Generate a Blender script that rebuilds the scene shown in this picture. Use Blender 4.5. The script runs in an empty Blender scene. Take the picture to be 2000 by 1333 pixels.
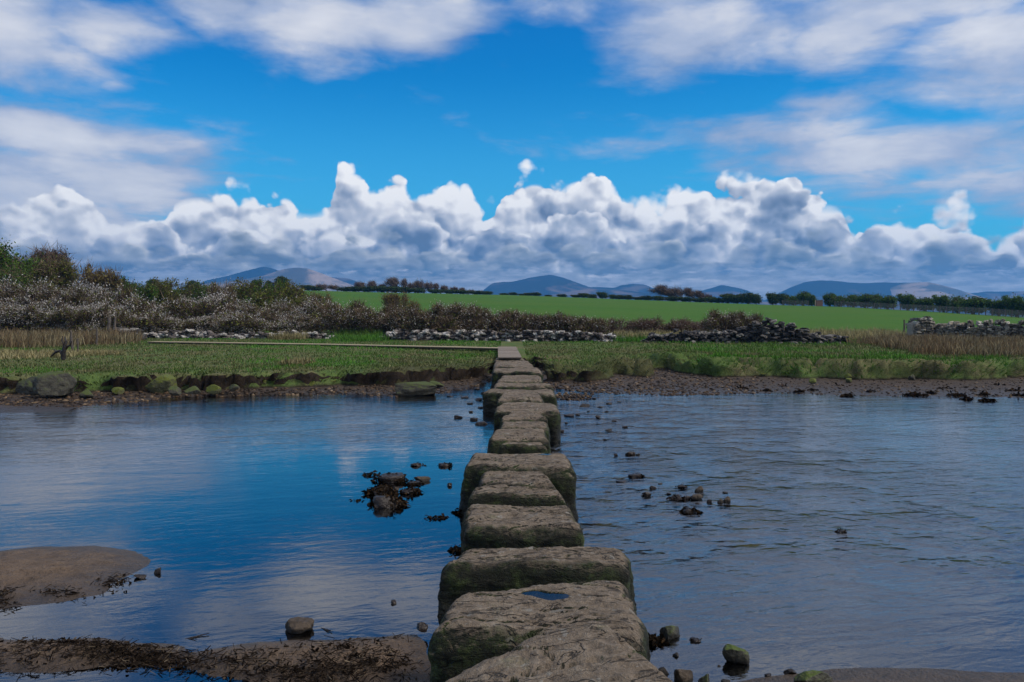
import bpy, math, random
import numpy as np
from mathutils import Vector

rng = np.random.default_rng(11)
random.seed(11)
R = math.radians
scene = bpy.context.scene
COL = scene.collection

# ------------------------------------------------------------------ camera
CAMZ = 2.15
F = 1570.0                      # focal length in pixels of the 2000 px wide photo
HOR = 610.0                     # row of the horizon
PITCH = math.atan((666.5 - HOR) / F)
cam_d = bpy.data.cameras.new("camera")
cam = bpy.data.objects.new("camera", cam_d)
COL.objects.link(cam)
cam.location = (0, 0, CAMZ)
cam.rotation_euler = (math.pi / 2 - PITCH, 0, 0)
cam_d.sensor_width = 36.0
cam_d.lens = 36.0 * F / 2000.0
cam_d.clip_start = 0.05
cam_d.clip_end = 20000
scene.camera = cam
CP, SP = math.cos(PITCH), math.sin(PITCH)

def ray(u, v):
    a, b = (u - 1000.0) / F, (666.5 - v) / F
    return np.array([a, CP + b * SP, -SP + b * CP])

def at(u, v, z=0.0):
    """point of the plane z seen in photo pixel (u, v)"""
    r = ray(u, v)
    t = (z - CAMZ) / r[2]
    return np.array([r[0] * t, r[1] * t, z])

def atd(u, v, d):
    """point at depth d (metres along y) seen in photo pixel (u, v)"""
    r = ray(u, v)
    t = d / r[1]
    return np.array([r[0] * t, d, CAMZ + r[2] * t])

def nd(d):
    """depth of the far bank's flat ground"""
    return 1.53 * F / (1.60 * F / d - 35.0)

# ------------------------------------------------------------------ noise
def _hash(ix, iy, iz, seed):
    h = (ix.astype(np.int64) * 374761393 + iy.astype(np.int64) * 668265263 + iz.astype(np.int64) * 2147483647 + seed * 974711) & 0xFFFFFFFF
    h = ((h ^ (h >> 13)) * 1274126177) & 0xFFFFFFFF
    h = ((h ^ (h >> 16)) * 2246822519) & 0xFFFFFFFF
    return ((h ^ (h >> 15)) & 0xFFFF) / 32767.5 - 1.0

def vnoise(p, seed=0):
    p = np.asarray(p, dtype=np.float64)
    i = np.floor(p); f = p - i
    w = f * f * f * (f * (f * 6 - 15) + 10)
    ix, iy, iz = i[..., 0], i[..., 1], i[..., 2]
    out = 0
    for dx in (0, 1):
        wx = w[..., 0] if dx else 1 - w[..., 0]
        for dy in (0, 1):
            wy = w[..., 1] if dy else 1 - w[..., 1]
            for dz in (0, 1):
                wz = w[..., 2] if dz else 1 - w[..., 2]
                out = out + wx * wy * wz * _hash(ix + dx, iy + dy, iz + dz, seed)
    return out

def fbm(p, octaves=4, seed=0, gain=0.5):
    p = np.asarray(p, dtype=np.float64)
    a, s, t = 1.0, 0.0, 0.0
    for o in range(octaves):
        s = s + a * vnoise(p * 2.03 ** o + 17.3 * o, seed + o)
        t += a; a *= gain
    return s / t

def n2(x, y, sc, octaves=4, seed=0):
    return fbm(np.stack([x * sc, y * sc, np.zeros_like(x) + 0.37], -1), octaves, seed)

def sstep(a, b, x):
    t = np.clip((x - a) / (b - a), 0, 1)
    return t * t * (3 - 2 * t)

def sdpoly(px, py, poly):
    """signed distance to a polygon, positive inside"""
    poly = np.asarray(poly)[:, :2]
    d = np.full(px.shape, 1e9); inside = np.zeros(px.shape, bool)
    n = len(poly)
    for k in range(n):
        ax, ay = poly[k]; bx, by = poly[(k + 1) % n]
        ex, ey = bx - ax, by - ay
        t = np.clip(((px - ax) * ex + (py - ay) * ey) / (ex * ex + ey * ey + 1e-12), 0, 1)
        d = np.minimum(d, np.hypot(px - ax - ex * t, py - ay - ey * t))
        c = ((ay > py) != (by > py)) & (px < (bx - ax) * (py - ay) / (by - ay + 1e-12) + ax)
        inside ^= c
    return np.where(inside, d, -d)

# ------------------------------------------------------------------ objects
def meshdata(name, verts, faces, smooth=True):
    """faces: one (n,k) array or a list of such arrays"""
    me = bpy.data.meshes.new(name)
    verts = np.asarray(verts, dtype=np.float32)
    if not isinstance(faces, (list, tuple)):
        faces = [faces]
    faces = [np.asarray(f, dtype=np.int32) for f in faces if len(f)]
    loops = np.concatenate([f.ravel() for f in faces])
    totals = np.concatenate([np.full(len(f), f.shape[1], np.int32) for f in faces])
    starts = np.concatenate([[0], np.cumsum(totals)[:-1]]).astype(np.int32)
    me.vertices.add(len(verts)); me.vertices.foreach_set("co", verts.ravel())
    me.loops.add(len(loops)); me.loops.foreach_set("vertex_index", loops)
    me.polygons.add(len(totals)); me.polygons.foreach_set("loop_start", starts); me.polygons.foreach_set("loop_total", totals)
    me.polygons.foreach_set("use_smooth", np.full(len(totals), smooth))
    me.update(calc_edges=True)
    me.validate()
    return me

def link(name, me, mat=None, parent=None, loc=None):
    o = bpy.data.objects.new(name, me)
    COL.objects.link(o)
    if mat is not None and len(me.materials) == 0:
        me.materials.append(mat)
    if parent is not None:
        o.parent = parent
    if loc is not None:
        o.location = loc
    return o

def obj(name, verts, faces, mat, parent=None, loc=None, smooth=True):
    return link(name, meshdata(name, verts, faces, smooth), mat, parent, loc)

def tag(o, label=None, cat=None, group=None, kind=None):
    if label: o["label"] = label
    if cat: o["category"] = cat
    if group: o["group"] = group
    if kind: o["kind"] = kind
    return o

def empty(name, loc, rz=0.0):
    o = bpy.data.objects.new(name, None)
    COL.objects.link(o)
    o.empty_display_size = 0.2
    o.location = loc
    o.rotation_euler = (0, 0, rz)
    return o

def children(o):
    return [c for c in bpy.data.objects if c.parent == o]

def copy_tree(o, kids):
    c = o.copy(); COL.objects.link(c)
    for k in kids:
        d = k.copy(); COL.objects.link(d); d.parent = c
    return c

class MB:
    """collects pieces into one mesh"""
    def __init__(s): s.v = []; s.f = {}; s.n = 0
    def add(s, v, f):
        v = np.asarray(v, float); f = np.asarray(f, int)
        s.v.append(v); s.f.setdefault(f.shape[1], []).append(f + s.n); s.n += len(v)
    def data(s, name, smooth=True):
        return meshdata(name, np.concatenate(s.v), [np.concatenate(x) for x in s.f.values()], smooth)
    def build(s, name, mat, parent=None, loc=None, smooth=True):
        return link(name, s.data(name, smooth), mat, parent, loc)
    def box(s, c, half, rz=0.0):
        sg = np.array([[-1,-1,-1],[1,-1,-1],[1,1,-1],[-1,1,-1],[-1,-1,1],[1,-1,1],[1,1,1],[-1,1,1]], float) * half
        ca, sa = math.cos(rz), math.sin(rz)
        v = np.stack([sg[:,0]*ca - sg[:,1]*sa, sg[:,0]*sa + sg[:,1]*ca, sg[:,2]], -1) + c
        s.add(v, [[0,3,2,1],[4,5,6,7],[0,1,5,4],[1,2,6,5],[2,3,7,6],[3,0,4,7]])
    def tube(s, pts, rad, k=5):
        pts = np.asarray(pts, float); n = len(pts)
        rad = np.broadcast_to(np.asarray(rad, float), (n,))
        tan = np.gradient(pts, axis=0); tan /= np.linalg.norm(tan, axis=1, keepdims=True) + 1e-9
        ref = np.array([0.31, 0.95, 0.07]) if abs(tan[0][2]) > 0.5 else np.array([0, 0, 1.0])
        a = np.cross(tan, ref); a /= np.linalg.norm(a, axis=1, keepdims=True) + 1e-9
        b = np.cross(tan, a)
        th = np.arange(k) * 2 * math.pi / k
        v = (pts[:, None] + rad[:, None, None] * (a[:, None] * np.cos(th)[None, :, None] + b[:, None] * np.sin(th)[None, :, None])).reshape(-1, 3)
        i, j = np.meshgrid(np.arange(n - 1), np.arange(k), indexing="ij")
        q = np.stack([i*k + j, i*k + (j+1) % k, (i+1)*k + (j+1) % k, (i+1)*k + j], -1).reshape(-1, 4)
        s.add(v, q)
        s.add(v[-k:], [list(range(k))])

def gridfaces(nx, ny):
    i, j = np.meshgrid(np.arange(nx - 1), np.arange(ny - 1), indexing="ij")
    return np.stack([i*ny + j, (i+1)*ny + j, (i+1)*ny + j + 1, i*ny + j + 1], -1).reshape(-1, 4)

# ------------------------------------------------------------------ node helpers
class N:
    """small expression builder for shader nodes"""
    def __init__(s, tree): s.t = tree; s.n = tree.nodes; s.l = tree.links
    def put(s, sock, v):
        if v is None: return
        if isinstance(v, bpy.types.NodeSocket): s.l.new(v, sock)
        elif isinstance(v, (tuple, list)) and len(v) == 3 and sock.type == 'RGBA': sock.default_value = (*v, 1)
        else: sock.default_value = v
    def math(s, op, a, b=None, c=None, clamp=False):
        n = s.n.new("ShaderNodeMath"); n.operation = op; n.use_clamp = clamp
        for i, x in enumerate((a, b, c)): s.put(n.inputs[i], x)
        return n.outputs[0]
    def add(s, a, b): return s.math('ADD', a, b)
    def sub(s, a, b): return s.math('SUBTRACT', a, b)
    def mul(s, a, b): return s.math('MULTIPLY', a, b)
    def mad(s, a, b, c): return s.math('MULTIPLY_ADD', a, b, c)
    def clamp(s, a): return s.math('ADD', a, 0.0, clamp=True)
    def ss(s, a, b, x, lo=0.0, hi=1.0):
        n = s.n.new("ShaderNodeMapRange"); n.interpolation_type = 'SMOOTHSTEP'
        for k, v in zip(("Value", "From Min", "From Max", "To Min", "To Max"), (x, a, b, lo, hi)): s.put(n.inputs[k], v)
        return n.outputs[0]
    def xyz(s, x=0.0, y=0.0, z=0.0):
        n = s.n.new("ShaderNodeCombineXYZ")
        for i, v in enumerate((x, y, z)): s.put(n.inputs[i], v)
        return n.outputs[0]
    def sep(s, v):
        n = s.n.new("ShaderNodeSeparateXYZ"); s.put(n.inputs[0], v); return n.outputs
    def vscale(s, v, sc, off=(0, 0, 0)):
        n = s.n.new("ShaderNodeVectorMath"); n.operation = 'MULTIPLY_ADD'
        s.put(n.inputs[0], v); n.inputs[1].default_value = sc; n.inputs[2].default_value = off
        return n.outputs[0]
    def noise(s, v, scale=1.0, detail=4.0, rough=0.5, dist=0.0, dim='3D', lac=2.0):
        n = s.n.new("ShaderNodeTexNoise"); n.noise_dimensions = dim
        s.put(n.inputs["Vector"], v); s.put(n.inputs["Scale"], scale)
        n.inputs["Detail"].default_value = detail; n.inputs["Roughness"].default_value = rough
        n.inputs["Distortion"].default_value = dist; n.inputs["Lacunarity"].default_value = lac
        return n.outputs["Fac"]
    def noisec(s, *a, **k):
        return s.noise(*a, **k).node.outputs["Color"]
    def voro(s, v, scale=1.0, feature='F1', detail=0.0, rough=0.5, dim='3D', rnd=1.0):
        n = s.n.new("ShaderNodeTexVoronoi"); n.voronoi_dimensions = dim; n.feature = feature
        s.put(n.inputs["Vector"], v); s.put(n.inputs["Scale"], scale)
        if "Detail" in n.inputs: n.inputs["Detail"].default_value = detail; n.inputs["Roughness"].default_value = rough
        n.inputs["Randomness"].default_value = rnd
        return n.outputs["Distance"]
    def mix(s, f, a, b, mode='MIX'):
        n = s.n.new("ShaderNodeMix"); n.data_type = 'RGBA'; n.blend_type = mode; n.clamp_factor = True
        s.put(n.inputs[0], f); s.put(n.inputs[6], a); s.put(n.inputs[7], b)
        return n.outputs[2]
    def ramp(s, f, stops, mode='LINEAR'):
        n = s.n.new("ShaderNodeValToRGB"); n.color_ramp.interpolation = mode
        e = n.color_ramp.elements
        while len(e) < len(stops): e.new(0.5)
        for el, (p, c) in zip(e, stops):
            el.position = p; el.color = (*c, 1) if len(c) == 3 else c
        s.put(n.inputs[0], f)
        return n.outputs[0]
    def curve(s, x, x0, x1, y0, y1, pts):
        """piecewise curve y(x) from data points"""
        n = s.n.new("ShaderNodeFloatCurve")
        t = s.math('DIVIDE', s.sub(x, x0), x1 - x0, clamp=True)
        s.put(n.inputs["Value"], t)
        c = n.mapping.curves[0]
        P = [((a - x0) / (x1 - x0), (b - y0) / (y1 - y0)) for a, b in pts]
        while len(c.points) < len(P): c.points.new(0.5, 0.5)
        for q, p in zip(c.points, P):
            q.location = p; q.handle_type = 'AUTO_CLAMPED'
        n.mapping.use_clip = False
        n.mapping.update()
        return s.mad(n.outputs[0], y1 - y0, y0)
# ------------------------------------------------------------------ light and sky
SUN_EL, SUN_AZ = R(46), R(105)          # azimuth clockwise from the view direction (+y)
scene.view_settings.view_transform = 'Standard'
scene.view_settings.look = 'None'
scene.view_settings.exposure = 0.15
scene.view_settings.gamma = 1.0
sun_d = bpy.data.lights.new("sun", 'SUN')
sun = bpy.data.objects.new("sun", sun_d); COL.objects.link(sun)
sun_d.energy = 3.0; sun_d.angle = R(18); sun_d.color = (1.0, 0.93, 0.84)
to_sun = Vector((math.sin(SUN_AZ) * math.cos(SUN_EL), math.cos(SUN_AZ) * math.cos(SUN_EL), math.sin(SUN_EL)))
sun.rotation_euler = to_sun.to_track_quat('Z', 'Y').to_euler()
sun.location = (20, -10, 40)

def build_world():
    world = bpy.data.worlds.new("World"); scene.world = world
    world.use_nodes = True
    t = world.node_tree; t.nodes.clear()
    g = N(t)
    out = t.nodes.new("ShaderNodeOutputWorld")
    bg = t.nodes.new("ShaderNodeBackground"); bg.inputs["Strength"].default_value = 0.1
    t.links.new(bg.outputs[0], out.inputs[0])
    sky = t.nodes.new("ShaderNodeTexSky"); sky.sky_type = 'NISHITA'; sky.sun_disc = False
    sky.sun_elevation = SUN_EL; sky.sun_rotation = SUN_AZ
    sky.air_density = 1.0; sky.dust_density = 0.3; sky.ozone_density = 2.5
    tc = t.nodes.new("ShaderNodeTexCoord")
    d = tc.outputs["Generated"]
    dx, dy, dz = g.sep(d)
    az = g.math('ARCTAN2', dx, dy)
    el = g.math('ARCSINE', dz)
    K = 1.0 / F
    def A(u): return math.atan((u - 1000) * K)
    def El(v, u=1000): return math.atan((HOR - v) * K * math.cos(A(u)))
    # blue of the clear sky, deepened
    hsv = t.nodes.new("ShaderNodeHueSaturation"); hsv.inputs["Saturation"].default_value = 1.55; hsv.inputs["Hue"].default_value = 0.51
    hsv.inputs["Value"].default_value = 1.0
    t.links.new(sky.outputs[0], hsv.inputs["Color"])
    tint = g.mix(1.0, hsv.outputs[0], (0.07, 1.32, 1.24), 'MULTIPLY')
    col = g.mix(1.0, tint, (SKYG, SKYG, SKYG), 'MULTIPLY')

    col = g.mix(g.ss(0.30, 0.06, el, 0.0, 0.55), col, (1.1, 4.3, 8.6))
    # ---- high soft clouds: patches placed in the sky, broken up by noise in the cloud plane
    zz = g.math('MAXIMUM', g.add(dz, 0.07), 0.02)
    px = g.math('DIVIDE', dx, zz); py = g.math('DIVIDE', dy, zz)
    pv = g.xyz(px, py, 0.0)
    nA = g.noise(pv, 2.1, 6, 0.58, 0.35)
    nB = g.noise(g.xyz(g.mul(az, 9.0), g.mul(el, 22.0), 3.0), 1.0, 5, 0.55, 0.3)
    blobs = [(20,50,125,125,1.0),(205,60,150,55,.9),(130,120,90,55,.7),(225,172,34,14,.42),
             (450,5,130,62,1.0),(600,40,190,78,1.1),(815,45,150,72,1.1),(920,80,60,26,.4),
             (110,270,290,50,1.1),(-60,400,360,125,1.3),(230,375,170,70,1.15),(480,311,110,9,.38),
             (1400,60,230,85,.95),(1640,75,150,60,.8),(1760,10,260,55,1.0),(1920,120,150,90,1.0),(2080,180,160,90,.8),
             (1500,262,250,52,.75),(1760,310,330,62,.95),(1560,212,110,30,.5),(1240,288,150,26,.5),(1960,350,220,45,.9),
             (1590,320,180,50,.8),(1500,130,180,36,.4),(2150,330,200,90,.8),(-250,120,200,140,1.0),
             (720,-200,420,70,.55),(1620,-90,520,115,1.05),(90,-70,150,90,.95),(1120,-210,720,90,.75),(300,-260,400,70,.6)]
    cov = None
    for (u, v, rx, ry, a) in blobs:
        bx = g.mul(g.sub(az, A(u)), F / rx)
        by = g.mul(g.sub(el, El(v, u)), F / ry)
        r2 = g.mad(bx, bx, g.mul(by, by))
        e = g.mul(g.math('POWER', 2.718, g.mul(r2, -0.9)), a)
        cov = e if cov is None else g.math('MAXIMUM', cov, e)
    # overcast overhead and behind, outside the photograph
    over = g.mul(g.ss(0.36, 0.62, el), 0.85)
    over = g.math('MAXIMUM', over, g.mul(g.ss(0.15, -0.45, dy), 0.75))
    cov = g.math('MAXIMUM', cov, over)
    dens = g.add(cov, g.mad(nA, 1.15, g.mad(nB, 1.05, -1.16)))
    alpha = g.ss(0.12, 0.80, dens, 0.0, 0.97)
    body = g.ss(0.35, 1.15, g.add(dens, g.mad(nB, 0.35, -0.15)))
    nC = g.noise(g.xyz(g.mul(az, 5.5), g.mul(el, 15.0), 9.0), 1.0, 5, 0.55, 0.2)
    tone = g.mad(nC, 1.6, g.mad(body, 0.40, -0.62))
    hc = g.ramp(tone, [(0.0, (3.0, 3.7, 5.3)), (0.35, (4.3, 4.9, 6.3)), (0.62, (6.3, 6.5, 7.15)), (0.95, (8.2, 8.2, 8.4))])
    col = g.mix(alpha, col, hc)

    # ---- cumulus banks, far to near: a measured skyline, billowed by cells
    wv = g.xyz(az, el, 0.0)
    w1 = g.noisec(wv, 44.0, 3, 0.5)
    wn = t.nodes.new("ShaderNodeVectorMath"); wn.operation = 'MULTIPLY_ADD'
    g.put(wn.inputs[0], w1); wn.inputs[1].default_value = (0.0100, 0.0090, 0.0); g.put(wn.inputs[2], wv)
    wp = wn.outputs[0]
    lx, ly = 0.0050, 0.0062
    def bank(pts, seed, cell, amp, depth, edge, stops, kb, st=1.15, bigk=2.0, top0=0.90, low0=0.34):
        P = [(A(u), El(v, u)) for u, v in pts]
        top = g.curve(az, -0.75, 0.75, 0.0, 0.2, P)
        sc = F / cell
        p0 = g.vscale(wp, (sc, sc * st, 1), (seed * 3.1, seed * 7.7, 0))
        p1 = g.vscale(wp, (sc, sc * st, 1), (seed * 3.1 + lx * sc, seed * 7.7 + ly * sc * st, 0))
        b0 = g.voro(p0, 1.0, 'F1', 3.0, 0.46, '2D')
        b1 = g.voro(p1, 1.0, 'F1', 3.0, 0.46, '2D')
        b0 = g.math('MINIMUM', b0, 1.0); b1 = g.math('MINIMUM', b1, 1.0)
        b0 = g.mul(g.mul(b0, b0), 1.25); b1 = g.mul(g.mul(b1, b1), 1.25)      # rounded caps
        h = g.add(g.sub(top, el), g.mul(g.sub(0.30, b0), amp))
        big = g.noise(g.vscale(wp, (17, 26 * st, 1), (seed * 5, seed, 0)), 1.0, 2.0, 0.5)
        soft = g.ss(0.40, 0.66, big, edge, edge * 2.6)
        al = g.ss(0.0, soft, h)
        relief = g.sub(b1, b0)
        lit = g.math('MULTIPLY_ADD', relief, kb, g.ss(0.0, depth, h, top0, low0))
        lit = g.add(lit, g.mad(big, bigk, -bigk * .51))
        return al, g.ramp(g.clamp(lit), stops)
    white = [(0.0, (1.5, 2.0, 2.95)), (0.3, (3.1, 3.65, 4.65)), (0.6, (5.6, 5.9, 6.5)), (0.85, (8.6, 8.6, 8.7)), (1.0, (10.0, 9.9, 9.7))]
    white2 = [(0.0, (1.3, 1.8, 2.65)), (0.3, (2.7, 3.25, 4.25)), (0.6, (4.9, 5.3, 6.0)), (0.88, (8.2, 8.2, 8.4)), (1.0, (9.9, 9.8, 9.6))]
    grey = [(0.0, (1.5, 1.9, 2.33)), (0.35, (2.9, 3.3, 3.67)), (0.65, (4.7, 5.0, 5.21)), (0.9, (8.0, 7.9, 7.35)), (1.0, (9.4, 9.2, 8.28))]
    grey2 = [(0.0, (1.8, 2.1, 2.42)), (0.35, (3.0, 3.3, 3.58)), (0.65, (4.3, 4.65, 4.84)), (0.9, (7.4, 7.3, 6.79)), (1.0, (8.8, 8.6, 7.72))]
    T1 = [(-200,395),(0,392),(70,375),(140,366),(205,392),(270,415),(325,400),(340,345),(400,330),(452,338),(466,362),(520,358),(560,352),(600,362),(640,352),(654,347),(664,314),(690,314),(720,326),(760,322),(790,330),(802,352),(832,364),(846,345),(870,337),(888,345),(897,370),(914,357),(932,382),(950,390),(970,372),(985,348),(1005,330),(1030,311),(1048,307),(1066,318),(1086,333),(1105,347),(1120,338),(1140,320),(1165,316),(1195,328),(1206,350),(1214,378),(1240,384),(1262,375),(1300,362),(1330,356),(1362,360),(1380,335),(1420,330),(1446,336),(1480,331),(1510,330),(1550,336),(1580,350),(1600,343),(1640,352),(1650,375),(1658,398),(1690,404),(1702,432),(1716,410),(1760,403),(1790,416),(1815,401),(1840,385),(1865,381),(1890,390),(1906,412),(1930,428),(1950,402),(1980,390),(2000,386),(2300,400)]
    T2 = [(-200,410),(0,405),(60,398),(130,392),(180,408),(212,425),(260,424),(330,388),(345,430),(430,424),(468,442),(482,415),(540,427),(600,440),(680,432),(760,392),(800,402),(850,397),(862,440),(900,442),(950,396),(985,382),(1000,402),(1060,402),(1085,372),(1110,387),(1170,372),(1190,382),(1202,422),(1240,442),(1280,420),(1300,396),(1340,377),(1370,392),(1400,370),(1440,402),(1452,366),(1490,337),(1540,342),(1590,372),(1620,412),(1680,432),(1720,442),(1780,444),(1798,420),(1820,402),(1870,391),(1920,420),(1960,432),(2000,420),(2300,430)]
    r3 = random.Random(5)
    T3 = [(u, 452 + r3.uniform(-26, 24)) for u in range(-200, 2300, 42)]
    T3b = [(u, 492 + r3.uniform(-20, 16)) for u in range(-200, 2300, 36)]
    T4 = [(u, 524 + r3.uniform(-16, 14)) for u in range(-200, 2300, 55)]
    for (pts, seed, cell, amp, depth, edge, stops, kb, st, bigk, t0, l0) in (
            (T1, 1.3, 124, 0.034, 0.075, 0.0055, white, 0.95, 1.12, 2.0, .98, .42),
            (T2, 2.6, 108, 0.036, 0.046, 0.0090, white2, 0.85, 1.15, 2.4, .94, .30),
            (T3, 4.4, 110, 0.034, 0.036, 0.0170, grey, 0.62, 1.7, 2.7, .74, .24),
            (T3b, 6.2, 96, 0.026, 0.024, 0.0130, grey2, 0.42, 2.4, 2.8, .70, .26)):
        al, c = bank(pts, seed, cell, amp, depth, edge, stops, kb, st, bigk, t0, l0)
        col = g.mix(al, col, c)
    # ---- flat grey layers down to the horizon
    top4 = g.curve(az, -0.75, 0.75, 0.0, 0.2, [(A(u), El(v, u)) for u, v in T4])
    s1 = g.noise(g.xyz(g.mul(az, 13.0), g.mul(el, 95.0), 1.0), 1.0, 6, 0.62, 0.25)
    s2 = g.noise(g.xyz(g.mul(az, 48.0), g.mul(el, 150.0), 5.0), 1.0, 4, 0.6, 0.2)
    h4 = g.add(g.sub(top4, el), g.mad(s2, 0.05, -0.025))
    a4 = g.ss(0.0, 0.012, h4)
    m4 = g.add(g.mad(s1, 1.9, -0.62), g.mad(s2, 0.75, -0.28))
    c4 = g.ramp(m4, [(0.0, (2.0, 2.3, 2.8)), (0.35, (3.5, 3.8, 4.2)), (0.6, (5.0, 5.3, 5.8)), (0.85, (7.8, 7.7, 7.8)), (1.0, (9.4, 9.2, 9.0))])
    col = g.mix(a4, col, c4)
    t.links.new(col, bg.inputs["Color"])
SKYG = 1.0
build_world()
# ------------------------------------------------------------------ materials
def new_mat(name):
    m = bpy.data.materials.new(name); m.use_nodes = True
    t = m.node_tree; t.nodes.clear()
    out = t.nodes.new("ShaderNodeOutputMaterial")
    return m, N(t), out

def principled(g, out, base, rough=0.8, spec=0.3, normal=None):
    p = g.n.new("ShaderNodeBsdfPrincipled")
    g.put(p.inputs["Base Color"], base); g.put(p.inputs["Roughness"], rough)
    g.put(p.inputs["Specular IOR Level"], spec)
    if normal is not None: g.put(p.inputs["Normal"], normal)
    g.l.new(p.outputs[0], out.inputs["Surface"])
    return p

def bump(g, h, dist=0.02, strength=1.0):
    b = g.n.new("ShaderNodeBump"); b.inputs["Distance"].default_value = dist; b.inputs["Strength"].default_value = strength
    g.put(b.inputs["Height"], h)
    return b.outputs[0]

def coords(g):
    return g.n.new("ShaderNodeTexCoord").outputs["Object"]
def worldpos(g):
    return g.n.new("ShaderNodeNewGeometry").outputs["Position"]
def island(g):
    return g.n.new("ShaderNodeNewGeometry").outputs["Random Per Island"]
def normal_z(g):
    return g.sep(g.n.new("ShaderNodeNewGeometry").outputs["True Normal"])[2]

def leafy(name, stops, transl=0.25, rough=0.7, pos_sc=0.0, pos_stops=None):
    """many small faces: colour varies from piece to piece and softly over the place"""
    m, g, out = new_mat(name)
    c = g.ramp(island(g), stops)
    if pos_sc:
        f = g.noise(worldpos(g), pos_sc, 3, 0.6)
        c = g.mix(g.ss(0.35, 0.65, f), c, g.ramp(island(g), pos_stops))
    d = g.n.new("ShaderNodeBsdfDiffuse"); g.put(d.inputs["Color"], c)
    tr = g.n.new("ShaderNodeBsdfTranslucent"); g.put(tr.inputs["Color"], c)
    mx = g.n.new("ShaderNodeMixShader"); mx.inputs[0].default_value = transl
    g.l.new(d.outputs[0], mx.inputs[1]); g.l.new(tr.outputs[0], mx.inputs[2])
    g.l.new(mx.outputs[0], out.inputs["Surface"])
    return m

def mat_stepping():
    m, g, out = new_mat("gritstone")
    p = coords(g); w = worldpos(g); nz = normal_z(g)
    n1 = g.noise(p, 3.2, 6, 0.62); n2_ = g.noise(p, 17, 6, 0.68); n3 = g.noise(g.vscale(p, (9, 26, 30)), 1.0, 5, 0.65, 0.6)
    n4 = g.noise(p, 95, 3, 0.6)
    rock = g.ramp(g.mad(n2_, 0.7, g.mul(n1, 0.5)), [(0.36, (.068, .050, .034)), (0.52, (.142, .106, .073)), (0.66, (.200, .154, .109)), (0.82, (.292, .240, .182))])
    rock = g.mix(g.ss(0.54, 0.66, n3, 0, .80), rock, (.070, .054, .040))
    rock = g.mix(g.ss(0.56, 0.68, n1, 0, .55), rock, (.125, .122, .062))
    lich = g.ss(0.62, 0.68, g.noise(p, 11, 3, .5), 0, .55)
    rock = g.mix(lich, rock, (.27, .255, .22))
    speck = g.ss(0.58, 0.72, n4, 0, .45)
    rock = g.mix(speck, rock, (.36, .33, .28))
    cr = g.noise(g.vscale(p, (2.2, 6.5, 8)), 1.0, 4, 0.6, 0.8)
    crack = g.ss(0.020, 0.0, g.math('ABSOLUTE', g.sub(cr, 0.53)))
    rock = g.mix(g.mul(crack, 0.8), rock, (.022, .018, .014))
    z = g.sep(w)[2]
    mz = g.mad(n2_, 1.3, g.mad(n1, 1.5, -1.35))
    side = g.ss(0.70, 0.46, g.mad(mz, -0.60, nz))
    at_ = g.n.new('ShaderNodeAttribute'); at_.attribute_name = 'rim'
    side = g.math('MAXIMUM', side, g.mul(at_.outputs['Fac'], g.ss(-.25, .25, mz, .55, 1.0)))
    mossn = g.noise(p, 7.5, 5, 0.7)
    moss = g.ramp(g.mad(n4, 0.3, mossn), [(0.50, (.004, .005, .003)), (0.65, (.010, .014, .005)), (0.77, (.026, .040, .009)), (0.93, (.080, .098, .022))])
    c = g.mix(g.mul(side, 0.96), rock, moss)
    wet = g.ss(0.30, 0.08, g.mad(mz, 0.10, z))
    c = g.mix(g.mul(wet, .92), c, (.012, .012, .009))
    h = g.mad(n2_, 0.6, g.mad(n3, 0.45, g.mad(n4, 0.18, g.mul(crack, -.35))))
    principled(g, out, c, g.mad(wet, -0.4, 0.85), 0.25, bump(g, h, 0.06))
    return m

def mat_rock(name, lo, hi, mossy=0.0, mosscol=(.07, .09, .018), rough=0.75, wetz=None):
    m, g, out = new_mat(name)
    p = coords(g); nz = normal_z(g)
    n1 = g.noise(p, 6, 6, 0.65); n4 = g.noise(p, 30, 4, 0.6)
    c = g.ramp(g.mad(n4, 0.5, g.mul(n1, 0.6)), [(0.36, lo), (0.72, hi)])
    if mossy:
        k = g.ss(0.0, 0.55, g.mad(n1, 1.6, g.mad(nz, 0.9, -1.45 + mossy)))
        c = g.mix(k, c, g.mix(n4, (mosscol[0]*.5, mosscol[1]*.5, mosscol[2]*.5), mosscol))
    if wetz is not None:
        z = g.sep(worldpos(g))[2]
        c = g.mix(g.ss(wetz, wetz * .4, g.mad(n1, .06, g.sub(z, .03)), 0, .9), c, (.014, .012, .010))
    principled(g, out, c, rough, 0.3, bump(g, g.mad(n4, .4, n1), 0.03))
    return m

def mat_mud():
    m, g, out = new_mat("mud")
    w = worldpos(g); x, y, z = g.sep(w)
    n1 = g.noise(w, 1.1, 6, 0.6); n2_ = g.noise(w, 9, 6, 0.65); n3 = g.noise(w, 48, 4, 0.65)
    near = g.ss(11.0, 8.0, y)
    sand = g.ramp(g.mad(n2_, 0.65, g.mul(n3, 0.4)), [(0.36, (.072, .046, .027)), (0.5, (.145, .094, .057)), (0.72, (.205, .140, .090))])
    sand = g.mix(g.ss(0.52, 0.66, n1, 0, .5), sand, (.070, .047, .033))
    mud = g.ramp(g.mad(n3, 0.5, g.mul(n2_, 0.6)), [(0.36, (.018, .011, .007)), (0.52, (.042, .027, .017)), (0.70, (.088, .061, .041))])
    mud = g.mix(g.ss(0.45, 0.7, n1, 0, .6), mud, (.075, .050, .036))
    c = g.mix(near, mud, sand)
    wet = g.ss(0.085, 0.0, g.mad(n2_, 0.05, g.sub(z, 0.025)))
    c = g.mix(g.mul(wet, .65), c, (.030, .023, .018))
    rough = g.mad(wet, -0.40, 0.80)
    principled(g, out, c, rough, 0.35, bump(g, g.mad(n3, .45, n2_), 0.09))
    return m

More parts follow.
